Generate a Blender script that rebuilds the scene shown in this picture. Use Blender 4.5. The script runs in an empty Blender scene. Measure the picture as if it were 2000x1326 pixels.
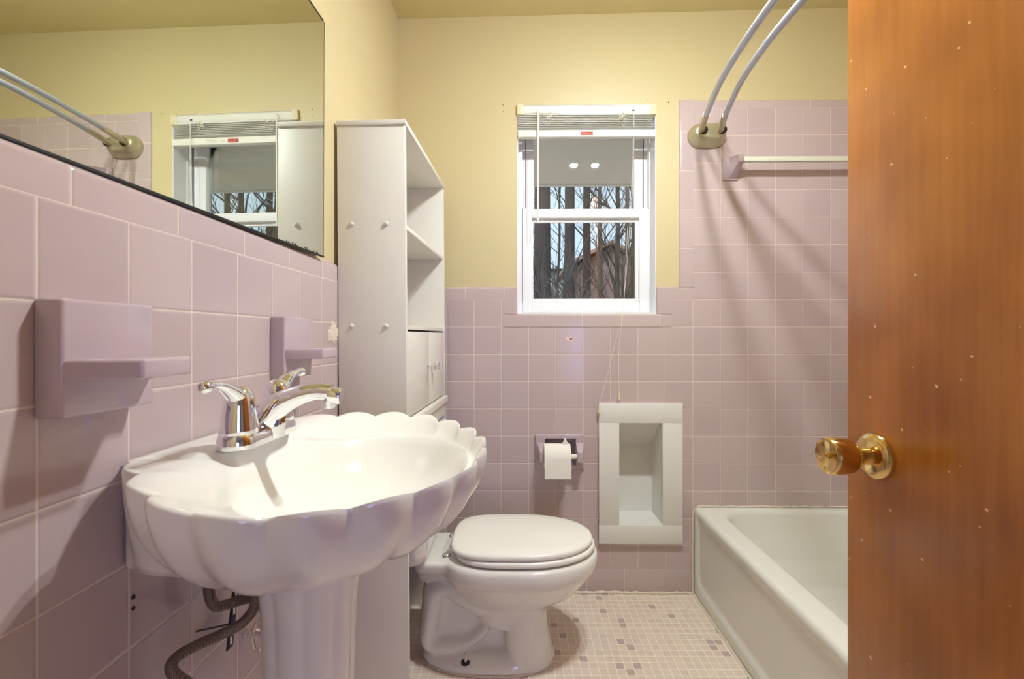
import bpy, bmesh, math, random
from mathutils import Vector, Matrix
sc = bpy.context.scene
COL = sc.collection
PI = math.pi
H = 1.035                      # eye height above the floor
F, CX, CY, PSI = 886.8, 1005.6, 656.3, 0.0094
D = 1.8334                     # tiled face of the back wall
PW = D + 0.008                 # painted face of the back wall

def at(px, py, Y):
    """a point measured in the photograph, on the plane at depth Y -> (X, Z)"""
    a = (px - CX) / F
    c, s = math.cos(PSI), math.sin(PSI)
    X = Y * (a * c - s) / (c + a * s)
    d = Y * c - X * s
    return X, H + (CY - py) / F * d

def LX(y):                     # tiled face of the left wall
    return -0.5104 + 0.015 * y

def lin(r, g, b):
    def f(c):
        c /= 255.0
        return c / 12.92 if c <= 0.04045 else ((c + 0.055) / 1.055) ** 2.4
    return (f(r), f(g), f(b), 1.0)

# ------------------------------------------------------------------ materials
MAT = {}
def new_mat(name):
    m = bpy.data.materials.new(name)
    m.use_nodes = True
    nt = m.node_tree
    b = nt.nodes['Principled BSDF']
    MAT[name] = m
    return m, nt, b

def simple(name, col, rough=0.4, metal=0.0, bump=0.0, bscale=40.0, var=0.0, vscale=6.0, coat=0.0, spec=None):
    m, nt, b = new_mat(name)
    b.inputs['Base Color'].default_value = col
    b.inputs['Roughness'].default_value = rough
    b.inputs['Metallic'].default_value = metal
    if coat: b.inputs['Coat Weight'].default_value = coat; b.inputs['Coat Roughness'].default_value = 0.06
    if spec is not None: b.inputs['Specular IOR Level'].default_value = spec
    tc = nt.nodes.new('ShaderNodeTexCoord')
    if var:
        n = nt.nodes.new('ShaderNodeTexNoise'); n.inputs['Scale'].default_value = vscale; n.inputs['Detail'].default_value = 3
        nt.links.new(tc.outputs['Object'], n.inputs['Vector'])
        mx = nt.nodes.new('ShaderNodeMix'); mx.data_type = 'RGBA'
        mx.inputs[6].default_value = tuple(c * (1 - var) for c in col[:3]) + (1,)
        mx.inputs[7].default_value = tuple(min(1, c * (1 + var)) for c in col[:3]) + (1,)
        nt.links.new(n.outputs['Fac'], mx.inputs[0]); nt.links.new(mx.outputs[2], b.inputs['Base Color'])
    if bump:
        n2 = nt.nodes.new('ShaderNodeTexNoise'); n2.inputs['Scale'].default_value = bscale; n2.inputs['Detail'].default_value = 2
        nt.links.new(tc.outputs['Object'], n2.inputs['Vector'])
        bp = nt.nodes.new('ShaderNodeBump'); bp.inputs['Strength'].default_value = bump; bp.inputs['Distance'].default_value = 0.002
        nt.links.new(n2.outputs['Fac'], bp.inputs['Height']); nt.links.new(bp.outputs['Normal'], b.inputs['Normal'])
    return m

def tile_mat(name, axes, u0, v0, pu, pv, c1, c2, grout, msize=0.0013, offset=0.0, rough=0.13, wob=0.10, bumpd=0.0009, sparse=None):
    """glazed tile laid in a grid; axes: the two object axes it runs along"""
    m, nt, b = new_mat(name)
    L = nt.links.new
    tc = nt.nodes.new('ShaderNodeTexCoord'); sep = nt.nodes.new('ShaderNodeSeparateXYZ'); L(tc.outputs['Object'], sep.inputs[0])
    def sub(out, v):
        k = nt.nodes.new('ShaderNodeMath'); k.operation = 'SUBTRACT'; L(out, k.inputs[0]); k.inputs[1].default_value = v
        return k.outputs[0]
    cmb = nt.nodes.new('ShaderNodeCombineXYZ')
    # large positive shift by whole tiles keeps the brick pattern in its positive quadrant
    L(sub(sep.outputs[axes[0]], u0 - 60 * pu), cmb.inputs[0]); L(sub(sep.outputs[axes[1]], v0 - 60 * pv), cmb.inputs[1])
    br = nt.nodes.new('ShaderNodeTexBrick')
    br.offset = offset; br.offset_frequency = 2; br.squash = 1.0
    L(cmb.outputs[0], br.inputs['Vector'])
    br.inputs['Color1'].default_value = c1; br.inputs['Color2'].default_value = c2; br.inputs['Mortar'].default_value = grout
    br.inputs['Scale'].default_value = 1.0; br.inputs['Mortar Size'].default_value = msize; br.inputs['Mortar Smooth'].default_value = 0.3
    br.inputs['Brick Width'].default_value = pu; br.inputs['Row Height'].default_value = pv
    colour = br.outputs['Color']
    if sparse:                 # a scatter of tiles in a third, darker colour
        fu = nt.nodes.new('ShaderNodeVectorMath'); fu.operation = 'DIVIDE'; L(cmb.outputs[0], fu.inputs[0]); fu.inputs[1].default_value = (pu, pv, 1)
        fl = nt.nodes.new('ShaderNodeVectorMath'); fl.operation = 'FLOOR'; L(fu.outputs[0], fl.inputs[0])
        wn = nt.nodes.new('ShaderNodeTexWhiteNoise'); wn.noise_dimensions = '2D'; L(fl.outputs[0], wn.inputs['Vector'])
        gt = nt.nodes.new('ShaderNodeMath'); gt.operation = 'GREATER_THAN'; gt.inputs[1].default_value = 1 - sparse[1]; L(wn.outputs['Value'], gt.inputs[0])
        inv = nt.nodes.new('ShaderNodeMath'); inv.operation = 'SUBTRACT'; inv.inputs[0].default_value = 1; L(br.outputs['Fac'], inv.inputs[1])
        ml = nt.nodes.new('ShaderNodeMath'); ml.operation = 'MULTIPLY'; L(gt.outputs[0], ml.inputs[0]); L(inv.outputs[0], ml.inputs[1])
        mx = nt.nodes.new('ShaderNodeMix'); mx.data_type = 'RGBA'; L(ml.outputs[0], mx.inputs[0]); L(colour, mx.inputs[6]); mx.inputs[7].default_value = sparse[0]
        colour = mx.outputs[2]
    L(colour, b.inputs['Base Color'])
    mr = nt.nodes.new('ShaderNodeMapRange'); L(br.outputs['Fac'], mr.inputs[0]); mr.inputs[3].default_value = rough; mr.inputs[4].default_value = 0.8
    L(mr.outputs[0], b.inputs['Roughness'])
    nz = nt.nodes.new('ShaderNodeTexNoise'); nz.inputs['Scale'].default_value = 9; nz.inputs['Detail'].default_value = 1; L(tc.outputs['Object'], nz.inputs['Vector'])
    sm = nt.nodes.new('ShaderNodeTexBrick'); sm.offset = offset; sm.offset_frequency = 2; sm.squash = 1.0
    L(cmb.outputs[0], sm.inputs['Vector']); sm.inputs['Scale'].default_value = 1.0; sm.inputs['Mortar Size'].default_value = msize * 3.2
    sm.inputs['Mortar Smooth'].default_value = 1.0; sm.inputs['Brick Width'].default_value = pu; sm.inputs['Row Height'].default_value = pv
    ad = nt.nodes.new('ShaderNodeMath'); ad.operation = 'MULTIPLY_ADD'; L(nz.outputs['Fac'], ad.inputs[0]); ad.inputs[1].default_value = wob
    iv = nt.nodes.new('ShaderNodeMath'); iv.operation = 'SUBTRACT'; iv.inputs[0].default_value = 1; L(sm.outputs['Fac'], iv.inputs[1])
    L(iv.outputs[0], ad.inputs[2])
    bp = nt.nodes.new('ShaderNodeBump'); bp.inputs['Strength'].default_value = 0.8; bp.inputs['Distance'].default_value = bumpd
    L(ad.outputs[0], bp.inputs['Height']); L(bp.outputs['Normal'], b.inputs['Normal'])
    return m

T1, T2, GR = lin(198, 179, 179), lin(191, 172, 173), lin(222, 206, 194)
ROW = H + 0.9173               # a horizontal joint of the back wall
tile_mat('tile_back', (0, 2), -0.2912, ROW, .11, .11, T1, T2, GR)
tile_mat('tile_left', (1, 2), 0.4692, H + 0.1468, .11, .11, T1, T2, GR)
tile_mat('tile_right', (1, 2), 0.31, ROW, .11, .11, T1, T2, GR)
tile_mat('tile_trim_back', (0, 2), at(909, 575, D)[0], 0.0, .157, 9.0, T1, T2, GR)
tile_mat('tile_trim_tall', (0, 2), at(1506, 200, D)[0], 0.0, .158, 9.0, T1, T2, GR)
tile_mat('tile_trim_post', (0, 2), -5.0, at(1340, 258, D)[1], 9.0, .156, T1, T2, GR)
tile_mat('tile_trim_left', (1, 2), 0.505, 0.0, .157, 9.0, T1, T2, GR)
tile_mat('tile_base_back', (0, 2), at(1293, 1130, D)[0], 0.0, .151, 9.0, T1, T2, GR)
tile_mat('tile_base_left', (1, 2), 0.505, 0.0, .151, 9.0, T1, T2, GR)
tile_mat('tile_floor', (0, 1), 0.0, 0.0, .0275, .0283, lin(228, 211, 196), lin(220, 201, 187), lin(246, 234, 216), msize=0.0015, rough=0.42, wob=0.3,
         bumpd=0.0005, sparse=(lin(190, 168, 162), 0.06))
simple('cream_paint', lin(208, 193, 151), rough=0.42, bump=0.05, bscale=220, var=0.012, vscale=3)
simple('ceiling_paint', lin(216, 202, 150), rough=0.6, bump=0.05, bscale=160)
simple('hall_paint', lin(214, 206, 192), rough=0.6)
simple('pink_ceramic', lin(191, 172, 179), rough=0.12, coat=0.3)
simple('porcelain', lin(240, 238, 232), rough=0.08, coat=0.4)
simple('toilet_china', lin(230, 227, 220), rough=0.09, coat=0.3)
simple('seat_plastic', lin(240, 237, 230), rough=0.2)
simple('tub_enamel', lin(224, 223, 214), rough=0.2, var=0.015)
simple('white_laminate', lin(226, 222, 213), rough=0.38, bump=0.02, bscale=300)
simple('white_board', lin(228, 226, 222), rough=0.5, bump=0.04, bscale=80)
simple('vinyl', lin(238, 238, 242), rough=0.35)
simple('blind_white', lin(236, 234, 228), rough=0.4)
simple('blind_cream', lin(226, 214, 180), rough=0.4)
simple('cord_cream', lin(236, 231, 220), rough=0.7)
simple('cord_grey', lin(120, 112, 108), rough=0.7)
simple('paper', lin(238, 234, 226), rough=0.9, bump=0.1, bscale=120)
simple('chrome', (0.86, 0.87, 0.9, 1), rough=0.045, metal=1.0)
simple('brass', lin(226, 194, 130), rough=0.13, metal=1.0)
simple('satin_rod', lin(182, 188, 202), rough=0.3, metal=0.55)
simple('satin_nickel', lin(196, 187, 160), rough=0.3, metal=0.7)
simple('black', (0.008, 0.008, 0.009, 1), rough=0.5)
simple('black_steel', (0.02, 0.018, 0.02, 1), rough=0.45, metal=0.5)
simple('bar_plastic', lin(216, 216, 200), rough=0.25)
simple('caulk', lin(226, 216, 196), rough=0.6, bump=0.5, bscale=120, var=0.06, vscale=60)
simple('patch', lin(226, 208, 192), rough=0.9, bump=0.8, bscale=250, var=0.08, vscale=120)
simple('label_red', lin(196, 84, 66), rough=0.6)
simple('label_print', lin(176, 172, 168), rough=0.6)
simple('rust', lin(160, 62, 44), rough=0.9)
simple('soffit', lin(226, 222, 216), rough=0.8, bump=0.06, bscale=60, var=0.02)
simple('bark', lin(56, 50, 50), rough=0.95, bump=1.0, bscale=40, var=0.35, vscale=28)
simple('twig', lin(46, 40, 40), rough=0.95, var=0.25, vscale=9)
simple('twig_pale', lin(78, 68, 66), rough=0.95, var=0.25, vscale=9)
simple('siding', lin(104, 90, 86), rough=0.9, var=0.12, vscale=5)
simple('roofing', lin(120, 106, 100), rough=0.9, var=0.12, vscale=6)
simple('shed_paint', lin(120, 130, 132), rough=0.9, var=0.1, vscale=2)
simple('soil', lin(172, 158, 144), rough=1.0, var=0.3, vscale=2)
simple('evergreen', lin(64, 66, 64), rough=0.8, var=0.3, vscale=8)

def hose_mat():
    m, nt, b = new_mat('braided_hose')
    b.inputs['Roughness'].default_value = 0.45; b.inputs['Metallic'].default_value = 0.35
    tc = nt.nodes.new('ShaderNodeTexCoord'); w = nt.nodes.new('ShaderNodeTexWave'); w.inputs['Scale'].default_value = 160; w.inputs['Distortion'].default_value = 1.5
    nt.links.new(tc.outputs['Object'], w.inputs['Vector'])
    mx = nt.nodes.new('ShaderNodeMix'); mx.data_type = 'RGBA'; mx.inputs[6].default_value = lin(96, 80, 70); mx.inputs[7].default_value = lin(142, 124, 110)
    nt.links.new(w.outputs['Fac'], mx.inputs[0]); nt.links.new(mx.outputs[2], b.inputs['Base Color'])
hose_mat()

def glass_mat():
    m, nt, b = new_mat('window_glass')
    nt.nodes.remove(b)
    out = nt.nodes['Material Output']
    tr = nt.nodes.new('ShaderNodeBsdfTransparent'); tr.inputs[0].default_value = (0.97, 0.985, 0.985, 1)
    gl = nt.nodes.new('ShaderNodeBsdfGlossy'); gl.inputs['Roughness'].default_value = 0.015
    fr = nt.nodes.new('ShaderNodeFresnel'); fr.inputs[0].default_value = 1.5
    mx = nt.nodes.new('ShaderNodeMixShader')
    nt.links.new(fr.outputs[0], mx.inputs[0]); nt.links.new(tr.outputs[0], mx.inputs[1]); nt.links.new(gl.outputs[0], mx.inputs[2]); nt.links.new(mx.outputs[0], out.inputs[0])
glass_mat()

def mirror_mat():
    m, nt, b = new_mat('silvered_glass')
    b.inputs['Metallic'].default_value = 1.0; b.inputs['Roughness'].default_value = 0.004
    b.inputs['Base Color'].default_value = (0.74, 0.775, 0.70, 1)
mirror_mat()

def door_mat():
    m, nt, b = new_mat('varnished_wood')
    L = nt.links.new
    tc = nt.nodes.new('ShaderNodeTexCoord'); mp = nt.nodes.new('ShaderNodeMapping'); mp.inputs['Scale'].default_value = (30, 30, 1.6); L(tc.outputs['Object'], mp.inputs[0])
    n = nt.nodes.new('ShaderNodeTexNoise'); n.inputs['Scale'].default_value = 3; n.inputs['Detail'].default_value = 5; n.inputs['Distortion'].default_value = 0.4; L(mp.outputs[0], n.inputs['Vector'])
    n2 = nt.nodes.new('ShaderNodeTexNoise'); n2.inputs['Scale'].default_value = 4.5; n2.inputs['Detail'].default_value = 2; L(tc.outputs['Object'], n2.inputs['Vector'])
    add = nt.nodes.new('ShaderNodeMath'); add.operation = 'MULTIPLY_ADD'; L(n2.outputs['Fac'], add.inputs[0]); add.inputs[1].default_value = 1.0
    ml = nt.nodes.new('ShaderNodeMath'); ml.operation = 'MULTIPLY'; L(n.outputs['Fac'], ml.inputs[0]); ml.inputs[1].default_value = 0.30; L(ml.outputs[0], add.inputs[2])
    cr = nt.nodes.new('ShaderNodeValToRGB'); L(add.outputs[0], cr.inputs[0])
    cr.color_ramp.elements[0].position = 0.36; cr.color_ramp.elements[0].color = lin(150, 84, 28)
    cr.color_ramp.elements[1].position = 0.95; cr.color_ramp.elements[1].color = lin(208, 134, 52)
    # pale scuffs
    sx = nt.nodes.new('ShaderNodeSeparateXYZ'); L(tc.outputs['Object'], sx.inputs[0]); cx2 = nt.nodes.new('ShaderNodeCombineXYZ'); L(sx.outputs[1], cx2.inputs[0]); L(sx.outputs[2], cx2.inputs[1])
    mp2 = nt.nodes.new('ShaderNodeMapping'); mp2.vector_type = 'TEXTURE'; mp2.inputs['Scale'].default_value = (.062, .040, 1); mp2.inputs['Rotation'].default_value = (0, 0, 0.7); L(cx2.outputs[0], mp2.inputs[0])
    vo = nt.nodes.new('ShaderNodeTexVoronoi'); vo.voronoi_dimensions = '2D'; vo.inputs['Scale'].default_value = 1.0; vo.inputs['Randomness'].default_value = 1.0; L(mp2.outputs[0], vo.inputs['Vector'])
    lt = nt.nodes.new('ShaderNodeMath'); lt.operation = 'LESS_THAN'; L(vo.outputs['Distance'], lt.inputs[0]); th_ = nt.nodes.new('ShaderNodeMath'); th_.operation = 'MULTIPLY_ADD'; sc3 = nt.nodes.new('ShaderNodeSeparateColor'); L(vo.outputs['Color'], sc3.inputs[0]); L(sc3.outputs[0], th_.inputs[0]); th_.inputs[1].default_value = .075; th_.inputs[2].default_value = -.032; L(th_.outputs[0], lt.inputs[1])
    mx = nt.nodes.new('ShaderNodeMix'); mx.data_type = 'RGBA'; L(lt.outputs[0], mx.inputs[0]); L(cr.outputs[0], mx.inputs[6]); mx.inputs[7].default_value = lin(232, 190, 140)
    L(mx.outputs[2], b.inputs['Base Color'])
    b.inputs['Roughness'].default_value = 0.27
    bp = nt.nodes.new('ShaderNodeBump'); bp.inputs['Strength'].default_value = 0.10; bp.inputs['Distance'].default_value = 0.002; L(n.outputs['Fac'], bp.inputs['Height']); L(bp.outputs[0], b.inputs['Normal'])
door_mat()

def emit_mat(name, col, strength):
    m, nt, b = new_mat(name)
    b.inputs['Base Color'].default_value = (0.9, 0.9, 0.9, 1)
    b.inputs['Emission Color'].default_value = col; b.inputs['Emission Strength'].default_value = strength
BULB = 980.0
emit_mat('bulb_glow', (0.91, 0.972, 0.975, 1), BULB)

# ------------------------------------------------------------------ mesh building
class MB:
    def __init__(s): s.v = []; s.f = []
    def add(s, vs, fs):
        o = len(s.v); s.v += [tuple(p) for p in vs]; s.f += [tuple(i + o for i in f) for f in fs]; return s
    def box(s, x0, x1, y0, y1, z0, z1):
        x0, x1 = min(x0, x1), max(x0, x1); y0, y1 = min(y0, y1), max(y0, y1); z0, z1 = min(z0, z1), max(z0, z1)
        return s.add([(x0, y0, z0), (x1, y0, z0), (x1, y1, z0), (x0, y1, z0), (x0, y0, z1), (x1, y0, z1), (x1, y1, z1), (x0, y1, z1)],
                     [(0, 3, 2, 1), (4, 5, 6, 7), (0, 1, 5, 4), (1, 2, 6, 5), (2, 3, 7, 6), (3, 0, 4, 7)])
    def loft(s, rings, cap0=True, cap1=True, closed=True):
        n = len(rings[0]); vs = [p for r in rings for p in r]; fs = []
        for i in range(len(rings) - 1):
            for j in range(n if closed else n - 1):
                a, b_ = i * n + j, i * n + (j + 1) % n
                fs.append((a, b_, b_ + n, a + n))
        if cap0: fs.append(tuple(range(n - 1, -1, -1)))
        if cap1: fs.append(tuple((len(rings) - 1) * n + k for k in range(n)))
        return s.add(vs, fs)
    def tube(s, pts, r, n=10, caps=True, sy=1.0, up=(0, 0, 1)):
        pts = [Vector(p) for p in pts]
        rs = r if isinstance(r, (list, tuple)) else [r] * len(pts)
        rings = []; prev = None
        for i, p in enumerate(pts):
            t = (pts[min(i + 1, len(pts) - 1)] - pts[max(i - 1, 0)]).normalized()
            if prev is None:
                u = Vector(up); u = u - t * u.dot(t)
                if u.length < 1e-4: u = Vector((1, 0, 0)) - t * t.x
            else: u = prev - t * prev.dot(t)
            u.normalize(); prev = u; w = t.cross(u)
            rings.append([p + u * rs[i] * math.cos(2 * PI * k / n) + w * rs[i] * sy * math.sin(2 * PI * k / n) for k in range(n)])
        return s.loft(rings, caps, caps)
    def lathe(s, prof, o, axis, n=32, cap0=True, cap1=True):
        a = Vector(axis).normalized(); u = a.orthogonal().normalized(); w = a.cross(u); o = Vector(o)
        return s.loft([[o + a * h + (u * math.cos(2 * PI * k / n) + w * math.sin(2 * PI * k / n)) * r for k in range(n)] for r, h in prof], cap0, cap1)
    def prism(s, outline, fn0, fn1):
        return s.loft([[fn0(*p) for p in outline], [fn1(*p) for p in outline]])
    def build(s, name, mat, parent=None, smooth=True, bevel=0.0, seg=2, ang=35, mods=(), weld=False):
        me = bpy.data.meshes.new(name)
        me.from_pydata(s.v, [], s.f)
        bm = bmesh.new(); bm.from_mesh(me)
        if weld: bmesh.ops.remove_doubles(bm, verts=bm.verts, dist=1e-5)
        bmesh.ops.recalc_face_normals(bm, faces=bm.faces)
        if bevel:
            es = [e for e in bm.edges if len(e.link_faces) == 2 and e.calc_face_angle(0) > math.radians(28)]
            bmesh.ops.bevel(bm, geom=es, offset=bevel, offset_type='OFFSET', segments=seg, affect='EDGES', profile=0.5, clamp_overlap=True)
        bm.to_mesh(me); bm.free()
        me.materials.append(MAT[mat] if isinstance(mat, str) else mat)
        if smooth:
            me.polygons.foreach_set('use_smooth', [True] * len(me.polygons))
            me.set_sharp_from_angle(angle=math.radians(ang))
        o = bpy.data.objects.new(name, me); COL.objects.link(o)
        for kind, kw in mods:
            md = o.modifiers.new(kind, kind)
            for k, v in kw.items(): setattr(md, k, v)
        if parent is not None:
            w = Matrix.Identity(4); p = parent
            chain = []
            while p is not None: chain.append(p); p = p.parent
            for q in reversed(chain): w = w @ q.matrix_basis
            me.transform(w.inverted()); o.parent = parent
        return o

def spline(pts, n=6):
    """Catmull-Rom through pts"""
    P = [Vector(p) for p in pts]; P = [P[0] * 2 - P[1]] + P + [P[-1] * 2 - P[-2]]
    out = []
    for i in range(1, len(P) - 2):
        a, b, c, d = P[i - 1:i + 3]
        for k in range(n):
            t = k / n
            out.append(0.5 * ((2 * b) + (c - a) * t + (2 * a - 5 * b + 4 * c - d) * t * t + (3 * b - a - 3 * c + d) * t ** 3))
    out.append(P[-2]); return out

def tag(o, label=None, cat=None, group=None, kind=None):
    if label: o['label'] = label
    if cat: o['category'] = cat
    if group: o['group'] = group
    if kind: o['kind'] = kind
    return o

def thing(name, loc, label, cat, group=None, rz=0.0, kind=None):
    o = bpy.data.objects.new(name, None); COL.objects.link(o)
    o.empty_display_size = 0.05
    o.location = loc; o.rotation_euler = (0, 0, rz)
    return tag(o, label, cat, group, kind)

def panel(mb, x0, x1, z0, z1, y0, y1, holes=()):
    """a wall slab in the XZ plane from y0 to y1 with rectangular holes (x0,x1,z0,z1)"""
    xs = sorted(set([x0, x1] + [v for h in holes for v in h[:2] if x0 < v < x1]))
    zs = sorted(set([z0, z1] + [v for h in holes for v in h[2:] if z0 < v < z1]))
    def inside(cx, cz): return any(h[0] < cx < h[1] and h[2] < cz < h[3] for h in holes)
    solid = {}
    for i in range(len(xs) - 1):
        for j in range(len(zs) - 1):
            solid[i, j] = not inside((xs[i] + xs[i + 1]) / 2, (zs[j] + zs[j + 1]) / 2)
    for (i, j), ok in solid.items():
        if not ok: continue
        a, b, c, d = xs[i], xs[i + 1], zs[j], zs[j + 1]
        mb.add([(a, y0, c), (b, y0, c), (b, y0, d), (a, y0, d)], [(0, 1, 2, 3)])
        mb.add([(a, y1, c), (b, y1, c), (b, y1, d), (a, y1, d)], [(3, 2, 1, 0)])
        for di, dj, q in ((-1, 0, [(a, y0, c), (a, y1, c), (a, y1, d), (a, y0, d)]), (1, 0, [(b, y0, c), (b, y1, c), (b, y1, d), (b, y0, d)]),
                          (0, -1, [(a, y0, c), (b, y0, c), (b, y1, c), (a, y1, c)]), (0, 1, [(a, y0, d), (b, y0, d), (b, y1, d), (a, y1, d)])):
            if not solid.get((i + di, j + dj), False): mb.add(q, [(0, 1, 2, 3)])
    return mb

# ------------------------------------------------------------------ the room
XR = 1.47                      # right wall, beyond the tub
CEIL = H + 1.29
def ceil_z(x): return CEIL + 0.018 * (x + 0.48)
# window opening, niche and paper holder openings in the back wall
WX0, WZ1 = at(1010, 203, D); WX1, WZ0 = at(1283, 613, D)
NX0, NZ1 = at(1206, 824, D); NX1, NZ0 = at(1297, 1028, D)
PX0, PZ1 = at(1064, 856, D); PX1, PZ0 = at(1124, 908, D)
HOLES = [(WX0, WX1, WZ0, WZ1), (NX0, NX1, NZ0, NZ1), (PX0, PX1, PZ0, PZ1)]
ZT = H + 0.1473                # top of the field tile of the wainscot
ZTT = H + 0.198                # top of its cap
XT = at(1354, 400, D)[0]       # left edge of the tall tile over the tub
XTP = at(1327.5, 400, D)[0]
ZH = ROW                       # top of the field tile over the tub
ZHT = at(1500, 194, D)[1]

wb = panel(MB(), -0.75, XR + 0.2, -0.05, CEIL + 0.12, PW, PW + 0.16, HOLES).build('wall_back', 'cream_paint', smooth=False)
tag(wb, 'cream painted back wall above pink tile, with the window in it', 'wall', kind='structure')
ft = panel(MB(), LX(D) + 0.001, XR, 0.098, ZT, D, PW + 0.002, HOLES + [(at(985, 600, D)[0], at(1312, 600, D)[0], H + 0.0373, 9)])
ft.build('field_tile', 'tile_back', wb, smooth=False)
panel(MB(), XT, XR, ZT, ZH, D, PW + 0.002).build('field_tile', 'tile_back', wb, smooth=False)

def cap_strip(p0, p1, out, up, w, t, name, mat, parent, cut=0.0):
    """bullnose trim: runs p0->p1, front face towards `out`, rounded on the `up` side, w wide and t thick"""
    p0, p1, out, up = Vector(p0), Vector(p1), Vector(out), Vector(up)
    prof = [(0, -0.002), (0, t)]
    r = t * 0.95
    for k in range(0, 7):
        a = k / 6 * PI / 2
        prof.append((w - r + r * math.sin(a), t - r + r * math.cos(a)))
    prof.append((w, -0.002))
    rings = [[p + up * a + out * b for a, b in prof] for p in (p0, p1)]
    return MB().loft(rings).build(name, mat, parent, ang=50)

trim1 = cap_strip((LX(D), PW, ZT), (at(985, 600, D)[0], PW, ZT), (0, -1, 0), (0, 0, 1), ZTT - ZT, 0.0085, 'trim_1', 'tile_trim_back', None)
tag(trim1, 'rounded pink cap tile along the wainscot top left of the window', 'tile trim', kind='structure')
trim2 = cap_strip((at(1312, 600, D)[0], PW, ZT), (XT, PW, ZT), (0, -1, 0), (0, 0, 1), ZTT - ZT, 0.0085, 'trim_2', 'tile_trim_back', None)
tag(trim2, 'short rounded pink cap tile between the window and the tub tile', 'tile trim', kind='structure')
trim3 = cap_strip((XT, PW, ZTT), (XT, PW, ZHT), (0, -1, 0), (-1, 0, 0), XT - XTP, 0.0085, 'trim_3', 'tile_trim_post', None)
tag(trim3, 'upright rounded pink tile border at the left edge of the tub tile', 'tile trim', kind='structure')
trim4 = cap_strip((XT, PW, ZH), (XR, PW, ZH), (0, -1, 0), (0, 0, 1), ZHT - ZH, 0.0085, 'trim_4', 'tile_trim_tall', None)
tag(trim4, 'rounded pink tile border along the top of the tub tile', 'tile trim', kind='structure')
xa, xb_ = at(985, 600, D)[0], at(1312, 600, D)[0]
trim5 = cap_strip((xa, PW, H + 0.0373), (xb_, PW, H + 0.0373), (0, -1, 0), (0, 0, 1), WZ0 - H - 0.0373 + 0.001, 0.010, 'trim_5', 'tile_trim_back', None)
tag(trim5, 'rounded pink tile ledge directly under the window', 'tile trim', kind='structure')
trim6 = cap_strip((xa, PW, WZ0), (xa, PW, ZTT), (0, -1, 0), (1, 0, 0), WX0 - xa, 0.0085, 'trim_6', 'tile_trim_post', None)
tag(trim6, 'small upright pink trim tiles at the lower left window corner', 'tile trim', kind='structure')
trim7 = cap_strip((xb_, PW, WZ0), (xb_, PW, ZTT), (0, -1, 0), (-1, 0, 0), xb_ - WX1, 0.0085, 'trim_7', 'tile_trim_post', None)
tag(trim7, 'small upright pink trim tiles at the lower right window corner', 'tile trim', kind='structure')
bb = MB().box(LX(D), 0.72, D - 0.001, PW + 0.002, 0.0, 0.098).build('baseboard_back', 'tile_base_back', bevel=0.002)
tag(bb, 'row of wide pink base tiles at the foot of the back wall', 'baseboard', kind='structure')
cg = MB()
random.seed(4)
pts = [(-0.3 + 1.0 * i / 60, D - 0.004 + random.uniform(-.0015, .0015), 0.003 + random.uniform(0, .002)) for i in range(61)]
cg.tube(pts, [0.005 + random.uniform(-.0015, .002) for _ in pts], 8)
cg.build('caulk_line', 'caulk', bb)

# marks on the back wall
mk = 0
for px, py, r in ((982.6, 205, .0022), (982.6, 217.5, .0017), (1305.7, 199.5, .0028), (1306.5, 214, .0014), (1264, 195.5, .0013)):
    x, z = at(px, py, PW)
    MB().lathe([(r, 0), (r * .8, -0.0012)], (x, PW + 0.0006, z), (0, 1, 0), 10).build('screw_hole', 'black', wb)
x, z = at(1112, 663, D)
def blot(mb, x, y, z, r, seed, th=0.0006, axis='y', n=18):
    rd = random.Random(seed)
    ring = [(math.cos(2 * PI * k / n) * r * rd.uniform(.55, 1.1), math.sin(2 * PI * k / n) * r * rd.uniform(.5, 1.0)) for k in range(n)]
    if axis == 'y': mb.loft([[(x + a, y, z + b) for a, b in ring], [(x + a * .9, y - th, z + b * .9) for a, b in ring]])
    else: mb.loft([[(x, y + a, z + b) for a, b in ring], [(x + th, y + a * .9, z + b * .9) for a, b in ring]])
    return mb
blot(MB(), x, D, z, 0.015, 2).build('tile_chip', 'patch', wb)
blot(MB(), x + 0.006, D - 0.0005, z + 0.004, 0.006, 5).build('rust_spot', 'rust', wb)

# left wall
A = 0.10; Y0 = -0.12
wl = MB()
def LP(y): return -0.5224 + 0.0165 * y          # painted face
lw = [(LP(Y0 - .02), Y0 - .02), (LP(PW + .01), PW + .01), (-0.72, PW + .01), (-0.72, Y0 - .02)]
wl.loft([[(x, y, 0.0 if k == 0 else CEIL + .1) for x, y in lw] for k in range(2)])
wlo = wl.build('wall_left', 'cream_paint', smooth=False)
tag(wlo, 'cream painted left wall above pink tile, behind mirror and sink', 'wall', kind='structure')
zl = H + 0.1468
def lwall_slab(y0, y1, z0, z1, t=0.0): return [(LX(y0) + t, y0), (LX(y1) + t, y1), (LP(y1) - .004, y1), (LP(y0) - .004, y0)]
ol = lwall_slab(Y0, D, 0, 0)
MB().loft([[(x, y, z) for x, y in ol] for z in (0.098, zl)]).build('field_tile', 'tile_left', wlo, smooth=False)
MB().loft([[(x, y, z) for x, y in lwall_slab(Y0, D, 0, 0, .0008)] for z in (0.0, 0.098)]).build('base_tile', 'tile_base_left', wlo, smooth=False)
prof = [(-0.012, 0), (0.0, 0)] + [(0.0 - .010 + .010 * math.cos(a), .0485 - .010 + .010 * math.sin(a)) for a in [k / 7 * PI / 2 for k in range(8)]] + [(-0.014, .0485)]
def lring(y): return [(LX(y) + a, y, zl + b) for a, b in prof]
trim8 = MB().loft([lring(Y0), lring(1.224)]).build('trim_8', 'tile_trim_left', ang=50)
tag(trim8, 'rounded pink cap tile on the left wall under the mirror', 'tile trim', kind='structure')
yy, zz = 1.196, H + 0.008
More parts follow.
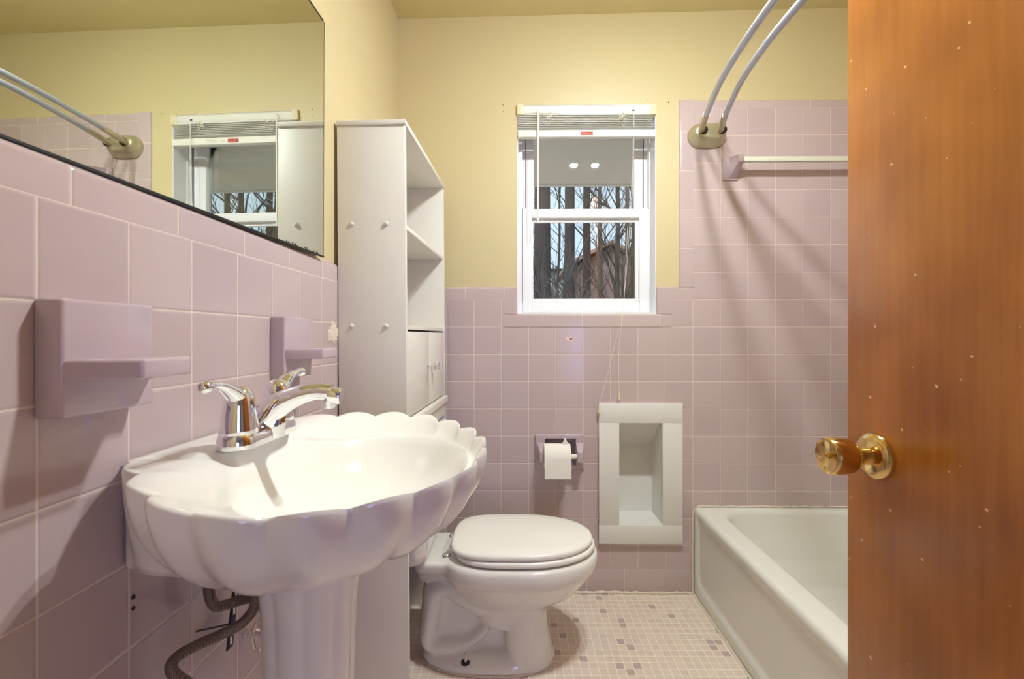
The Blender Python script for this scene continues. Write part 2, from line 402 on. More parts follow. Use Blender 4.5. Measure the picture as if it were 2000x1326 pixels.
pt = MB(); blot(pt, LX(yy) + .0002, yy, zz, 0.038, 11, .0015, 'x', 30); pt.build('plaster_smear', 'patch', wlo)
for py, r in ((1170, .0034), (1192, .003)):
    yq = 0.585; zq = H - (py - CY) / F * yq
    MB().lathe([(r, 0), (r * .8, .0012)], (LX(yq) + .0003, yq, zq), (1, 0, 0), 12).build('screw_hole', 'black', wlo)

# floor, ceiling, other walls, hall beyond the doorway
fl = MB().box(-0.75, XR + .2, -0.12, PW + .1, -0.06, 0.0).build('floor', 'tile_floor', smooth=False)
tag(fl, 'beige one inch mosaic tile floor with scattered mauve tiles', 'floor', kind='structure')
c0 = [(-0.75, Y0, ceil_z(-.75)), (XR + .2, Y0, ceil_z(XR + .2)), (XR + .2, PW + .17, ceil_z(XR + .2)), (-0.75, PW + .17, ceil_z(-.75))]
ce = MB().loft([c0, [(x, y, z + .12) for x, y, z in c0]]).build('ceiling', 'ceiling_paint', smooth=False)
tag(ce, 'plain yellowish painted ceiling', 'ceiling', kind='structure')
wr = MB().box(XR, XR + .12, -0.12, PW + .1, 0.0, CEIL + .1).build('wall_right', 'cream_paint', smooth=False)
tag(wr, 'cream wall on the far side of the bathtub', 'wall', kind='structure')
MB().box(XR - .008, XR + .001, 0.31, D, 0.0, ZH).build('field_tile', 'tile_right', wr, smooth=False)
wa = MB().box(0.72, XR + .02, -0.12, 0.31, 0.0, CEIL + .1).build('wall_alcove', 'cream_paint', smooth=False)
tag(wa, 'short cream wall at the near end of the bathtub', 'wall', kind='structure')
wf = panel(MB(), -0.72, 0.73, 0.0, CEIL + .1, Y0, 0.0, [(-0.20, 0.565, -1, 2.05)]).build('wall_front', 'cream_paint', smooth=False)
tag(wf, 'cream wall with the doorway the photograph is taken from', 'wall', kind='structure')
MB().box(-1.2, 1.7, -1.9, -0.12, -0.06, -0.001).build('hall_floor', 'hall_paint', wf, smooth=False)
MB().box(-1.2, 1.7, -1.9, -0.12, 2.4, 2.45).build('hall_ceiling', 'hall_paint', wf, smooth=False)
panel(MB(), -1.2, 1.7, 0.0, 2.4, -1.95, -1.9).build('hall_wall', 'hall_paint', wf, smooth=False)
MB().box(-1.25, -1.2, -1.9, -0.12, 0, 2.4).build('hall_wall', 'hall_paint', wf, smooth=False)
MB().box(1.7, 1.75, -1.9, -0.12, 0, 2.4).build('hall_wall', 'hall_paint', wf, smooth=False)

# ------------------------------------------------------------------ window
win = thing('window_1', ((WX0 + WX1) / 2, PW + .06, WZ0), 'white double hung vinyl window in the back wall', 'window', kind='structure')
YF = PW + 0.072               # room face of the window frame
YL, YU = YF + 0.006, YF + 0.042
def rect_at(px0, py0, px1, py1, Y):
    x0, z1 = at(px0, py0, Y); x1, z0 = at(px1, py1, Y); return x0, x1, z0, z1
def frame4(mb, outer, inner, y0, y1):
    a, b, c, d = outer; e, f, g, h = inner
    mb.box(a, e, y0, y1, c, d); mb.box(f, b, y0, y1, c, d); mb.box(e, f, y0, y1, c, g); mb.box(e, f, y0, y1, h, d); return mb
lin_ = MB()
lin_.box(WX0 - .002, WX0 + .004, PW + .002, YF + .03, WZ0, WZ1); lin_.box(WX1 - .004, WX1 + .002, PW + .002, YF + .03, WZ0, WZ1)
lin_.box(WX0, WX1, PW - .004, YF + .02, WZ0 - .004, WZ0 + .004); lin_.box(WX0, WX1, PW + .002, YF + .02, WZ1 - .003, WZ1 + .003)
lin_.build('jamb_liner', 'vinyl', win, smooth=False)
o_in = rect_at(1021, 225, 1268, 608, YF)
frame4(MB(), (WX0 + .001, WX1 - .001, WZ0 + .002, WZ1 - .001), o_in, YF, YF + .085).build('outer_frame', 'vinyl', win, bevel=.002)
# side tracks the sashes run in
tr = MB()
for px in (1026.6, 1256.5):
    x, _ = at(px, 400, YF); tr.box(x - .0012, x + .0012, YF - .0008, YF + .004, at(0, 409, YF)[1], WZ1 - .06)
for px in (1020.0, 1267.5):
    x, _ = at(px, 400, YF); tr.box(x - .0012, x + .0012, YF - .0022, YF + .004, at(0, 592, YF)[1], at(0, 410, YF)[1])
tr.build('sash_track', 'black', win, smooth=False)
# upper sash, set further out
uo = rect_at(1019, 218, 1269, 420, YU); ui = rect_at(1042.5, 268.5, 1238.5, 412, YU)
us = frame4(MB(), uo, ui, YU, YU + .03).build('upper_sash', 'vinyl', win, bevel=.0025)
g = rect_at(1040, 264, 1241, 420, YU + .018); MB().box(g[0], g[1], YU + .017, YU + .020, g[2], g[3]).build('pane', 'window_glass', us, smooth=False)
# lower sash
lo = rect_at(1020.8, 409.4, 1267, 610.5, YL); li = rect_at(1038.5, 427, 1247.5, 592, YL)
ls = frame4(MB(), lo, li, YL - .012, YL + .022).build('lower_sash', 'vinyl', win, bevel=.0025)
lg = rect_at(1041.2, 436, 1239.5, 583.8, YL + .014)
frame4(MB(), (li[0] - .001, li[1] + .001, li[2] - .001, li[3] + .001), lg, YL + .004, YL + .016).build('glazing_bead', 'vinyl', ls, bevel=.0015)
MB().box(lg[0] - .006, lg[1] + .006, YL + .0162, YL + .0192, lg[2] - .006, lg[3] + .006).build('pane', 'window_glass', ls, smooth=False)

# ------------------------------------------------------------------ blind
YB = PW - 0.010
bl = thing('window_blind', ((WX0 + WX1) / 2, YB + .015, WZ1 - .1), 'white mini blind raised into a stack at the window top', 'window blind')
r_ = rect_at(1013, 207, 1280, 222, YB)
MB().box(r_[0], r_[1], YB, YB + .026, r_[2], r_[3]).build('headrail', 'blind_white', bl, bevel=.003, seg=3)
for a, b_ in ((1009.8, 1022.5), (1270, 1282.5)):
    q = rect_at(a, 203.5, b_, 222.5, YB - .003); e = MB().box(q[0], q[1], YB - .003, YB + .03, q[2], q[3])
    q2 = rect_at(a + 3, 206, b_ - 3, 219, YB - .004); e.box(q2[0], q2[1], YB - .0045, YB, q2[2], q2[3])
    e.build('end_bracket', 'blind_cream', bl, bevel=.0012)
sl = MB(); random.seed(7)
za, zb2 = at(0, 222.5, YB)[1], at(0, 253.5, YB)[1]
xa2, xb2 = at(1011.5, 0, YB)[0], at(1275.5, 0, YB)[0]
NS = 9
for k in range(NS):
    z0 = zb2 + (za - zb2) * (k + .5) / NS
    ph, amp = random.uniform(0, 6), random.uniform(.0002, .0009)
    rings = []
    for i in range(25):
        t = i / 24; x = xa2 + (xb2 - xa2) * t; dz = amp * math.sin(ph + t * 7) + (0.0007 if k % 3 == 0 else 0) * math.sin(t * PI)
        top = [(x, YB + .025 * u, z0 + dz - .0030 * (2 * u - 1) ** 2 + .0022 - .0010 * (1 - u)) for u in (0, .25, .5, .75, 1)]
        rings.append(top + [(p[0], p[1], p[2] - .0013) for p in reversed(top)])
    sl.loft(rings)
sl.build('slats', 'blind_white', bl, ang=60)
q = rect_at(1011, 253.8, 1280, 266.5, YB)
br_ = MB().box(q[0], q[1], YB - .001, YB + .025, q[2], q[3]).build('bottom_rail', 'blind_white', bl, bevel=.003, seg=3)
q = rect_at(1134.5, 257.2, 1158, 264.5, YB)
MB().box(q[0], q[1], YB - .0016, YB, q[2], q[3]).build('warning_sticker', 'label_red', br_, smooth=False)
pr = MB()
q = rect_at(1136.5, 259, 1139.5, 263, YB - .001); pr.add([(q[0], YB - .0018, q[2]), (q[1], YB - .0018, q[2]), ((q[0] + q[1]) / 2, YB - .0018, q[3])], [(0, 1, 2)])
q = rect_at(1144, 258.6, 1155.5, 260.4, YB); pr.box(q[0], q[1], YB - .0019, YB - .0015, q[2], q[3])
pr.build('sticker_print', 'black', br_, smooth=False)
pr = MB()
for a, b_, y_ in ((1164, 1176, 258.6), (1182, 1204, 258.2), (1164, 1172, 261.2), (1180, 1196, 261.6)):
    q = rect_at(a, y_, b_, y_ + .9, YB); pr.box(q[0], q[1], YB - .0014, YB - .0008, q[2], q[3])
pr.build('faint_print', 'label_print', br_, smooth=False)
for px in (1070, 1217):           # bunched ladder cords
    random.seed(px); tw = MB()
    for k in range(9):
        c0_, z_ = at(px + random.uniform(-7, 6), random.uniform(223, 252), YB)
        lp = [(c0_ + .006 * math.cos(a) * random.uniform(.6, 1.2), YB - .002 - .002 * math.sin(a * 2), z_ + .006 * math.sin(a)) for a in [j / 9 * 2 * PI for j in range(9)]]
        tw.tube(lp, .0008, 5)
    tw.build('ladder_cord', 'cord_cream', bl)
x0, z0 = at(1051, 213, YB - .012); x1, z1 = at(1050.5, 436, YB - .012)
wd = MB(); wd.tube([(x0, YB - .012, z0 - .012), (x1, YB - .012, z1)], [.0036, .0036], 6); wd.tube([(x0, YB, z0 + .004), (x0, YB - .012, z0 + .002), (x0, YB - .012, z0 - .014)], .002, 6)
wd.build('tilt_wand', 'blind_white', bl)
x0, z0 = at(1237, 215.5, YB)
MB().box(x0 - .005, x0 + .005, YB - .002, YB, z0 - .0028, z0 + .0028).build('cord_lock', 'black', bl, bevel=.0008)
for pth, tip in ((((1237, 217), (1235.5, 330), (1227, 432), (1222, 520), (1218, 600), (1211, 655), (1208.5, 690), (1209, 766)), 1),
                 (((1238, 217), (1237, 330), (1230, 440), (1221, 560), (1213, 612), (1204, 660), (1190, 718), (1177, 768), (1170.5, 792)), 2)):
    P3 = []
    for i, (a, b_) in enumerate(pth):
        Yc = YB - .006 - .012 * min(1, i / 3) ; x_, z_ = at(a, b_, Yc); P3.append((x_, Yc, z_))
    cd = MB().tube(spline(P3, 6), .0007, 5).build('pull_cord', 'cord_cream', bl)
    e = P3[-1]
    MB().lathe([(.0015, .004), (.0028, 0), (.0042, -.016), (.0068, -.026), (.0068, -.030), (.003, -.031)], e, (0, 0, 1), 14).build('tassel', 'blind_cream', cd)

# ------------------------------------------------------------------ mirror
def MX(y): return -0.494 + 0.0356 * (y - 0.9)
yA, yB_ = 0.36, 1.122
z0m, z1m = H + .1965, H + .783
mir = thing('wall_mirror', (MX(.75), .75, z0m), 'large frameless wall mirror with dark worn edges above the pink tile', 'mirror')
def mring(t, ins=0.0): return [(MX(yA) + t, yA + ins, z0m + ins), (MX(yB_ - ins) + t, yB_ - ins, z0m + ins), (MX(yB_ + .006 - ins) + t, yB_ + .006 - ins, z1m - ins), (MX(yA) + t, yA + ins, z1m - ins)]
MB().loft([mring(-.0045), mring(-.0012)]).build('backing', 'black', mir, smooth=False)
MB().loft([mring(-.0012, .0012), mring(0, .0012)]).build('silvered_face', 'silvered_glass', mir, smooth=False)
ed = MB(); random.seed(3)
ed.tube([(MX(yA + (yB_ - yA) * t) + .0004, yA + (yB_ - yA) * t, z0m + .0005) for t in (0, .3, .6, 1)], .0026, 6)
ed.tube([(MX(yA + (yB_ - yA) * t) + .0003, yA + (yB_ - yA) * t, z1m - .0005) for t in (0, .3, .6, 1)], .0014, 6)
ed.tube([(MX(yB_) + .0003, yB_ + .006 * t, z0m + (z1m - z0m) * t) for t in (0, .3, .6, 1)], .0006, 6)
for k in range(14):
    y = 0.955 + .165 * random.random() ** 1.0; r = random.uniform(.001, .0042)
    blot(ed, MX(y) + .0001, y, z0m + .003 + random.random() * .003, r, k, .0003, 'x', 10)
for k in range(26):
    z = z0m + random.random() * .36; blot(ed, MX(yB_) + .0001, yB_ - .001 + (z - z0m) / .6 * .006, z, random.uniform(.0008, .002), k + 40, .0003, 'x', 8)
ed.build('worn_edge', 'black', mir)

# ------------------------------------------------------------------ soap dishes on the left wall
def make_dish():
    r = thing('soap_dish', (0, 0, 0), None, None)
    w, t, hz0, hz1 = .117, .030, -.087, .040
    MB().box(-.002, t, 0, w, hz0, hz1).build('back_plate', 'pink_ceramic', r, bevel=.0045, seg=4)
    dx, sk = .097, .022
    ol = [(t - .004, .001), (dx, .001 + sk), (dx, w - .001 - sk), (t - .004, w - .001)]
    sh = MB().loft([[(x, y, z) for x, y in ol] for z in (-.047, -.025)]).build('shelf', 'pink_ceramic', r, bevel=.004, seg=4)
    return r
def dup(root, name):
    c = root.copy(); COL.objects.link(c); c.name = name
    for ch in list(root.children):
        k = ch.copy(); COL.objects.link(k); k.parent = c
        for g2 in ch.children:
            m2 = g2.copy(); COL.objects.link(m2); m2.parent = k
    return c
dish = make_dish()
dish.location = (LX(.466), .466, H); dish.rotation_euler = (0, 0, -0.015)
tag(dish, 'pink ceramic soap dish with a shelf, nearer one, in front of the faucet', 'soap dish', 'ceramic dishes on the left wall')
d2 = dup(dish, 'soap_dish')
d2.location = (LX(.901), .901, H)
tag(d2, 'pink ceramic soap dish with a shelf, farther one, beside the white cabinet', 'soap dish', 'ceramic dishes on the left wall')

# ------------------------------------------------------------------ pedestal sink
SY = 0.70
ZR = H - .160                  # height of the deck
sink = thing('pedestal_sink', (LX(SY) + .2, SY, 0), 'white scallop-edged shell shaped pedestal sink on the left wall', 'sink')
half = [(0.003, .130), (.025, .152), (.055, .185), (.09, .219), (.13, .250), (.18, .274), (.23, .283), (.28, .275), (.325, .250), (.365, .215), (.40, .170), (.425, .118), (.440, .062), (.445, 0.0)]
full = [(a, -b) for a, b in half] + [(a, b) for a, b in reversed(half[:-1])]
dense = [Vector((p.x, p.y)) for p in spline([(a, b, 0) for a, b in full], 16)]
cum = [0]
for i in range(1, len(dense)): cum.append(cum[-1] + (dense[i] - dense[i - 1]).length)
Ltot = cum[-1]
def along(s):
    s = max(0, min(Ltot, s))
    lo_, hi = 0, len(cum) - 1
    while hi - lo_ > 1:
        m_ = (lo_ + hi) // 2
        if cum[m_] <= s: lo_ = m_
        else: hi = m_
    t = (s - cum[lo_]) / (cum[hi] - cum[lo_]); return dense[lo_].lerp(dense[hi], t)
NL, NO, NBK = 17, 272, 40
smp = []; soft = []
for i in range(NO + 1):
    s = Ltot * i / NO; p = along(s); q = (along(s + .004) - along(s - .004)).normalized(); nrm = Vector((q.y, -q.x))
    u = NL * i / NO
    lob = abs(math.sin(PI * u)) ** 0.85
    edge = min(1, min(s, Ltot - s) / .03)
    smp.append((p, nrm, lob, edge, False)); soft.append(.5 - .5 * math.cos(2 * PI * u))
for k in range(1, NBK):
    y = .130 - .26 * k / NBK; smp.append((Vector((.003, y)), Vector((-1, 0)), .7, 0.0, True)); soft.append(.7)
CEN = Vector((.235, 0.0))
def basin(p, k):               # the inner basin outline at the same bearing
    c = Vector((.262, 0)); d_ = (p - c); a_ = math.atan2(d_.y / .212, d_.x / .152)
    return c + Vector((math.cos(a_) * .152 * k, math.sin(a_) * .212 * k))
def W3(p, z): yy_ = SY + p.y; return (LX(yy_) + p.x, yy_, z)
def rimz(p): return ZR - .018 * max(0, min(1, (p.x - .02) / .42)) ** 1.2
rings = []
# inside, from the drain out
def back_k(x): return max(0.0, min(1.0, (.165 - x) / .07))
for k, t_ in ((.10, 1.0), (.18, .99), (.34, .95), (.52, .86), (.68, .71), (.81, .51), (.90, .31), (.96, .15), (1.0, .05), (1.03, .0)):
    ring = []
    for s_ in smp:
        q_ = basin(s_[0], k); ez = -.040 + .026 * back_k(basin(s_[0], 1.0).x)
        ring.append(W3(q_, ZR + ez + (-.136 - ez) * t_))
    rings.append(ring)
def lip(f, dz, e):
    out = []
    for p, nrm, lob, edge, back in smp:
        b0 = basin(p, 1.05); q_ = p + nrm * ((lob - .62) * .0135 * edge * e)
        m_ = b0.lerp(q_, f)
        deck = max(0, min(1, (.15 - m_.x) / .07)); deck = deck * deck * (3 - 2 * deck)
        z = rimz(m_) + dz * (1 - .72 * deck) + (lob - .6) * .0085 * edge * f * (1 - deck) + .003 * deck
        if back: z = ZR + .003 + (dz if f > .97 else 0) - .011 * max(0, .3 - f) / .3
        out.append(W3(m_, z))
    return out
for f, dz, e in ((.06, -.036, .3), (.2, -.0305, .6), (.4, -.022, .8), (.6, -.0135, 1), (.78, -.006, 1), (.90, -.001, 1), (.96, 0, 1), (.99, -.003, 1.0)): rings.append(lip(f, dz, e))
# underside
ZBOT = ZR - .154
def under(phi):
    out = []; c_, s_ = math.cos(phi), math.sin(phi)
    for (p, nrm, lob, edge, back), so_ in zip(smp, soft):
        mixk = min(1, phi / .5); lob = lob * (1 - mixk) + (so_ * .9 + .1) * mixk
        q_ = p + nrm * ((lob - .62) * .0135 * edge * (0.34 + .66 * c_))
        zr = rimz(p) + (lob - .6) * .0085 * edge * max(0, c_) ** 3 - .006
        nb = Vector((.185, 0)); d_ = q_ - nb
        a_ = math.atan2(d_.y, d_.x); tgt = nb + Vector((math.cos(a_), math.sin(a_))) * (.074 + .004 * lob)
        wall = max(0, min(1, (.10 - p.x) / .09))            # the plate against the wall keeps its width
        fxy = 1 - c_ ** .95; fxy = fxy * (1 - wall) + wall * max(0, (phi / (PI / 2) - .72) / .28) ** 1.0
        fz = s_ ** 1.05; fz = fz * (1 - wall) + wall * min(1, phi / (PI / 2) / .72) * (.845 + .155 * max(0, (phi / (PI / 2) - .72) / .28))
        out.append(W3(q_.lerp(tgt, fxy), zr + (ZBOT - zr) * fz))
    return out
for k in range(0, 15): rings.append(under(k / 14 * PI / 2 * .999))
MB().loft(rings).build('basin', 'porcelain', sink, ang=75)
# pedestal
prs = []
prof = [(.0, .098), (.02, .100), (.05, .094), (.10, .084), (.2, .076), (.35, .070), (.5, .069), (.62, .072), (.672, .078), (.70, .084)]
for h_, r in prof:
    ring = []
    for k in range(128):
        a_ = 2 * PI * k / 128; fl_ = 1 + .06 * (abs(math.sin(a_ * 5)) ** .8 - .6)
        ring.append((LX(SY) + .176 + r * .93 * fl_ * math.cos(a_), SY + r * .95 * fl_ * math.sin(a_), h_))
    prs.append(ring)
MB().loft(prs).build('pedestal', 'porcelain', sink, ang=75)
MB().lathe([(.022, 0), (.022, .003), (.018, .004), (.006, .003)], (LX(SY) + .262, SY, ZR - .139), (0, 0, 1), 24).build('drain', 'chrome', sink)

# ------------------------------------------------------------------ faucet
FX, FY, FZ = LX(SY) + .100, SY - .004, ZR + .0022
fau = thing('faucet', (FX, FY, FZ), 'chrome two lever centerset faucet on the sink deck', 'faucet')
def stadium(w, l, z, n=40, ox=0):
    out = []
    for k in range(n):
        a_ = 2 * PI * k / n; cx_, sy_ = math.cos(a_), math.sin(a_)
        y = (l - w) * (1 if sy_ > 0 else -1) * (1 if abs(sy_) > .05 else abs(sy_) / .05) + w * sy_
        out.append((FX + ox + w * cx_, FY + y, FZ + z))
    return out
MB().loft([stadium(.0275, .080, 0), stadium(.0275, .080, .004), stadium(.027, .0795, .012), stadium(.0245, .077, .019), stadium(.020, .0725, .0225)]).build('base_plate', 'chrome', fau, ang=60)
for sgn, nm in ((-1, 'near'), (1, 'far')):
    hy = FY + sgn * .051
    hd = MB().lathe([(.0248, .020), (.0252, .024), (.0245, .03), (.0225, .046), (.0205, .060), (.0195, .068), (.0170, .077), (.012, .084), (.005, .087), (.0005, .0872)], (FX, hy, FZ), (0, 0, 1), 32).build('handle', 'chrome', fau, ang=60)
    lv = MB(); P_ = spline([(FX, hy + sgn * .004, FZ + .070), (FX + .001, hy + sgn * .022, FZ + .081), (FX + .002, hy + sgn * .042, FZ + .0905), (FX + .003, hy + sgn * .064, FZ + .094), (FX + .003, hy + sgn * .074, FZ + .093)], 5)
    n_ = len(P_); lv.tube(P_, [.0130 - .0075 * min(1, i / (n_ * .6)) + (.0028 * max(0, (i / n_ - .75) / .25)) for i in range(n_)], 16, sy=1.25)
    e = P_[-1]; lv.lathe([(.0002, -.009), (.005, -.0075), (.0078, -.003), (.0085, .001), (.007, .006), (.003, .0085), (.0002, .009)], e, (0, sgn, -.1), 16)
    lv.build('lever', 'chrome', hd, ang=60)
sp = MB()
P_ = spline([(FX - .004, FY, FZ + .012), (FX + .010, FY, FZ + .032), (FX + .030, FY, FZ + .052), (FX + .058, FY, FZ + .066), (FX + .088, FY, FZ + .0725), (FX + .112, FY, FZ + .071)], 6)
n_ = len(P_); sp.tube(P_, [.026 - .0135 * min(1, i / (n_ * .75)) for i in range(n_)], 20, sy=.92)
sp.loft([[(FX - .012 + dx, FY + dy * wd_, FZ + z_) for dx, dy in ((0, -1), (.03 + ln, -.55), (.038 + ln, 0), (.03 + ln, .55), (0, 1))] for z_, wd_, ln in ((.003, .021, .012), (.018, .020, .014), (.032, .018, .014), (.044, .014, .014), (.052, .009, .016))])
sp.lathe([(.0125, -.003), (.0125, .012), (.0108, .015)], P_[-1] - Vector((.0, 0, .004)), (1, 0, -.12), 20)
sp.build('spout', 'chrome', fau, ang=45)
MB().lathe([(.0085, .0), (.0085, -.014), (.0072, -.017), (.004, -.017)], (FX + .108, FY, FZ + .064), (0, 0, 1), 20).build('aerator', 'chrome', fau)
MB().tube([(FX - .019, FY, FZ + .015), (FX - .019, FY, FZ + .052)], .0022, 8).lathe([(.003, 0), (.0048, .003), (.0055, .010), (.0035, .0125)], (FX - .019, FY, FZ + .050), (0, 0, 1), 14).build('lift_rod', 'chrome', fau)

# ------------------------------------------------------------------ plumbing under the sink
def at_l(px, py, out):         # a point seen in front of the left wall, `out` from its tile
    a = (px - CX) / F; y = .5
    for _ in range(20):
        x = LX(y) + out; y = (x * math.cos(PSI) + y * math.sin(PSI)) / a + x * math.sin(PSI); 
    x = LX(y) + out; return (x, y, H + (CY - py) / F * (y - x * PSI))
hp = [at_l(a, b_, o_) for a, b_, o_ in ((503, 1140, .12), (500, 1170, .115), (492, 1195, .105), (468, 1220, .09), (430, 1240, .07), (385, 1260, .055), (350, 1280, .045), (335, 1298, .045), (340, 1316, .05), (366, 1336, .055), (400, 1362, .06))]
hs = MB().tube(spline(hp, 6), .0074, 12).build('supply_hose', 'braided_hose')
tag(hs, 'dark braided supply hose bending out from behind the sink pedestal', 'hose')
hp = [at_l(a, b_, o_) for a, b_, o_ in ((409, 1128, .03), (408, 1150, .03), (412, 1172, .03), (424, 1184, .033), (445, 1180, .04), (470, 1172, .055), (500, 1164, .08), (520, 1160, .10))]
h2 = MB().tube(spline(hp, 6), .0078, 12).build('supply_hose', 'braided_hose')
tag(h2, 'short grey braided hose looping just under the sink bowl', 'hose')
st0, st1 = at_l(461, 1140, .02), at_l(448, 1266, .02)
st = MB(); d_ = Vector(st1) - Vector(st0)
st.loft([[(st0[0] + dx, st0[1] + dy + d_.y * t, st0[2] + d_.z * t) for dx, dy in ((-.0015, -.0075), (.0015, -.0075), (.0015, .0075), (-.0015, .0075))] for t in (0, .97, 1)])
sto = st.build('hanger_strap', 'black_steel', bevel=.0005)
tag(sto, 'black perforated steel strap hanging below the sink', 'metal strap')
for t in (.12, .42, .88):
    c_ = Vector(st0) + d_ * t; MB().box(c_.x + .001, c_.x + .0019, c_.y - .0026, c_.y + .0026, c_.z - .006, c_.z + .006).build('slot', 'white_laminate', sto, smooth=False)
a_, b_ = at_l(384, 1233, .004), at_l(456, 1217, .02)
wr_ = MB().tube([a_, b_], .0016, 6).build('stiff_wire', 'black_steel'); tag(wr_, 'thin dark stiff wire from the wall to the hanger strap', 'wire')
c_ = at_l(506, 1240, .03)
vl = MB(); vl.tube([(c_[0] + .010 * math.cos(t), c_[1] + .006 * math.sin(t), c_[2] + .024 * math.sin(t)) for t in [k / 20 * 2 * PI for k in range(21)]], .0035, 8)
vl.tube([(LX(c_[1]), c_[1] + .004, c_[2]), (c_[0] + .004, c_[1] + .004, c_[2])], .008, 10)
vl.tube([(c_[0], c_[1] + .002, c_[2] + .022), (c_[0] + .004, c_[1] + .012, c_[2] + .034)], .005, 8)
vo_ = vl.build('shutoff_valve', 'chrome'); tag(vo_, 'small chrome shutoff valve on the wall beside the pedestal', 'valve')

# ------------------------------------------------------------------ storage cabinet over the toilet
cab = thing('storage_cabinet', (-.40, 1.225, 0), 'tall white over-toilet storage cabinet with open shelves and two doors', 'cabinet', rz=-.031)
CW, CD = .538, .186            # width along the wall, depth
def CB(): return MB()
CBX = -.492 + .0                # back of the cabinet
Mrot = Matrix.Translation((-.40, 1.225, 0)) @ Matrix.Rotation(-.031, 4, 'Z') @ Matrix.Translation((.40, -1.225, 0))
def cab_part(mb, name, mat, parent, **kw):
    # slight lean of the whole unit towards the wall
    vs = []
    for v in mb.v:
        p = Mrot @ Vector(v); vs.append((p.x - .0075 * p.z + .010, p.y, p.z))
    mb.v = vs; return mb.build(name, mat, parent, **kw)
ztop = H + .583
x0c, x1c = CBX, CBX + CD
y0c, y1c = 1.222, 1.222 + CW
for y in (y0c, y1c - .015):
    sp_ = cab_part(MB().box(x0c, x1c, y, y + .015, 0, ztop - .014), 'side_panel', 'white_laminate', cab, bevel=.0012)
    if y == y0c:
        for px, py in ((686, 437), (754, 437), (686, 637), (754, 637)):
            xx, zz_ = at(px, py, 1.222)
            cab_part(MB().lathe([(.0066, 0), (.0062, .002), (.004, .0036), (.0005, .0042)], (xx - .0035 + .0075 * zz_ - .006, y0c, zz_), (0, -1, 0), 18), 'screw_cap', 'white_laminate', sp_, ang=60)
cab_part(MB().box(x0c - .001, x1c + .003, y0c - .003, y1c + .003, ztop - .014, ztop), 'top_panel', 'white_laminate', cab, bevel=.002, seg=3)
for z in (H + .3045, H + .030): cab_part(MB().box(x0c + .004, x1c - .003, y0c + .015, y1c - .015, z - .012, z), 'shelf', 'white_laminate', cab, bevel=.001)
zd0 = H - .228
cab_part(MB().box(x0c, x0c + .004, y0c + .015, y1c - .015, zd0 - .004, ztop - .014), 'back_panel', 'white_laminate', cab)
ym = (y0c + y1c) / 2
for a_, b_, ky in ((y0c + .0165, ym - .0012, ym - .030), (ym + .0012, y1c - .0165, ym + .030)):
    dr = cab_part(MB().box(x1c - .016, x1c - .001, a_, b_, zd0 + .005, H + .0125), 'cabinet_door', 'white_laminate', cab, bevel=.0012)
    cab_part(MB().lathe([(.006, 0), (.0065, .002), (.004, .006), (.004, .014), (.009, .018), (.0125, .022), (.0125, .025), (.009, .029), (.0005, .030)], (x1c - .001, ky, H - .098), (1, 0, 0), 20), 'knob', 'chrome', dr, ang=60)
cab_part(MB().box(x0c + .004, x1c - .003, y0c + .015, y1c - .015, zd0 - .012, zd0), 'bottom_shelf', 'white_laminate', cab, bevel=.001)
cab_part(MB().box(x1c - .016, x1c + .010, y0c + .006, y1c + .002, zd0 - .026, zd0 - .001), 'rail', 'white_laminate', cab, bevel=.004, seg=3)
cab_part(MB().box(x1c - .014, x1c - .001, y0c + .015, y1c - .015, zd0 - .075, zd0 - .026), 'apron', 'white_laminate', cab, bevel=.0015)

# ------------------------------------------------------------------ toilet
TY = 1.485
toi = thing('toilet', (-.05, TY, 0), 'white two piece toilet with closed lid between cabinet and bathtub', 'toilet')
def egg(xb, xf, hw, z, n=64, xc=None, pb=.62, pf=.95):
    if xc is None: xc = xb + .45 * (xf - xb)
    out = []
    for k in range(n):
        a_ = 2 * PI * k / n; c_, s_ = math.cos(a_), math.sin(a_)
        p = pf if c_ > 0 else pb
        x = xc + (xf - xc if c_ > 0 else xc - xb) * abs(c_) ** p * (1 if c_ > 0 else -1)
        y = hw * abs(s_) ** (p if c_ > 0 else p * 1.15) * (1 if s_ > 0 else -1)
        out.append((x, TY + y, z))
    return out
bw = MB()
bw.loft([egg(-.12, .085, .080, .12, xc=-.02), egg(-.16, .092, .086, .17, xc=-.02), egg(-.185, .124, .094, .19, xc=.0), egg(-.20, .184, .122, .22, xc=.01), egg(-.22, .222, .150, .265, xc=.01), egg(-.235, .238, .164, .288, xc=.01), egg(-.24, .250, .177, .302, xc=.01),
         egg(-.243, .2545, .1805, .322, xc=.01), egg(-.243, .2535, .1795, .340, xc=.01), egg(-.235, .247, .173, .351, xc=.01)])
bw.loft([egg(-.05, .115, .100, .0, xc=.02), egg(-.05, .108, .098, .04, xc=.02), egg(-.05, .094, .092, .10, xc=.02), egg(-.05, .088, .088, .165, xc=.02), egg(-.05, .10, .088, .185, xc=.02), egg(-.05, .12, .09, .21, xc=.03)])
# foot and the web behind the column
def rr(x0, x1, hw, z, r=.06, n=10):
    out = []
    for cx_, cy_, a0 in ((x1 - r, hw - r, 0), (x0 + r, hw - r, PI / 2), (x0 + r, -hw + r, PI), (x1 - r, -hw + r, 3 * PI / 2)):
        for k in range(n): a_ = a0 + k / (n - 1) * PI / 2; out.append((cx_ + r * math.cos(a_), TY + cy_ + r * math.sin(a_), z))
    return out
bw.loft([egg(-.315, .118, .110, 0, xc=-.06, pb=.8), egg(-.315, .117, .110, .016, xc=-.06, pb=.8), egg(-.308, .108, .103, .030, xc=-.06, pb=.8), egg(-.295, .09, .078, .046, xc=-.06, pb=.8)])
bw.loft([rr(-.29, .05, .045, .02, .03), rr(-.28, .05, .045, .2, .03), rr(-.25, .05, .06, .29, .03)])
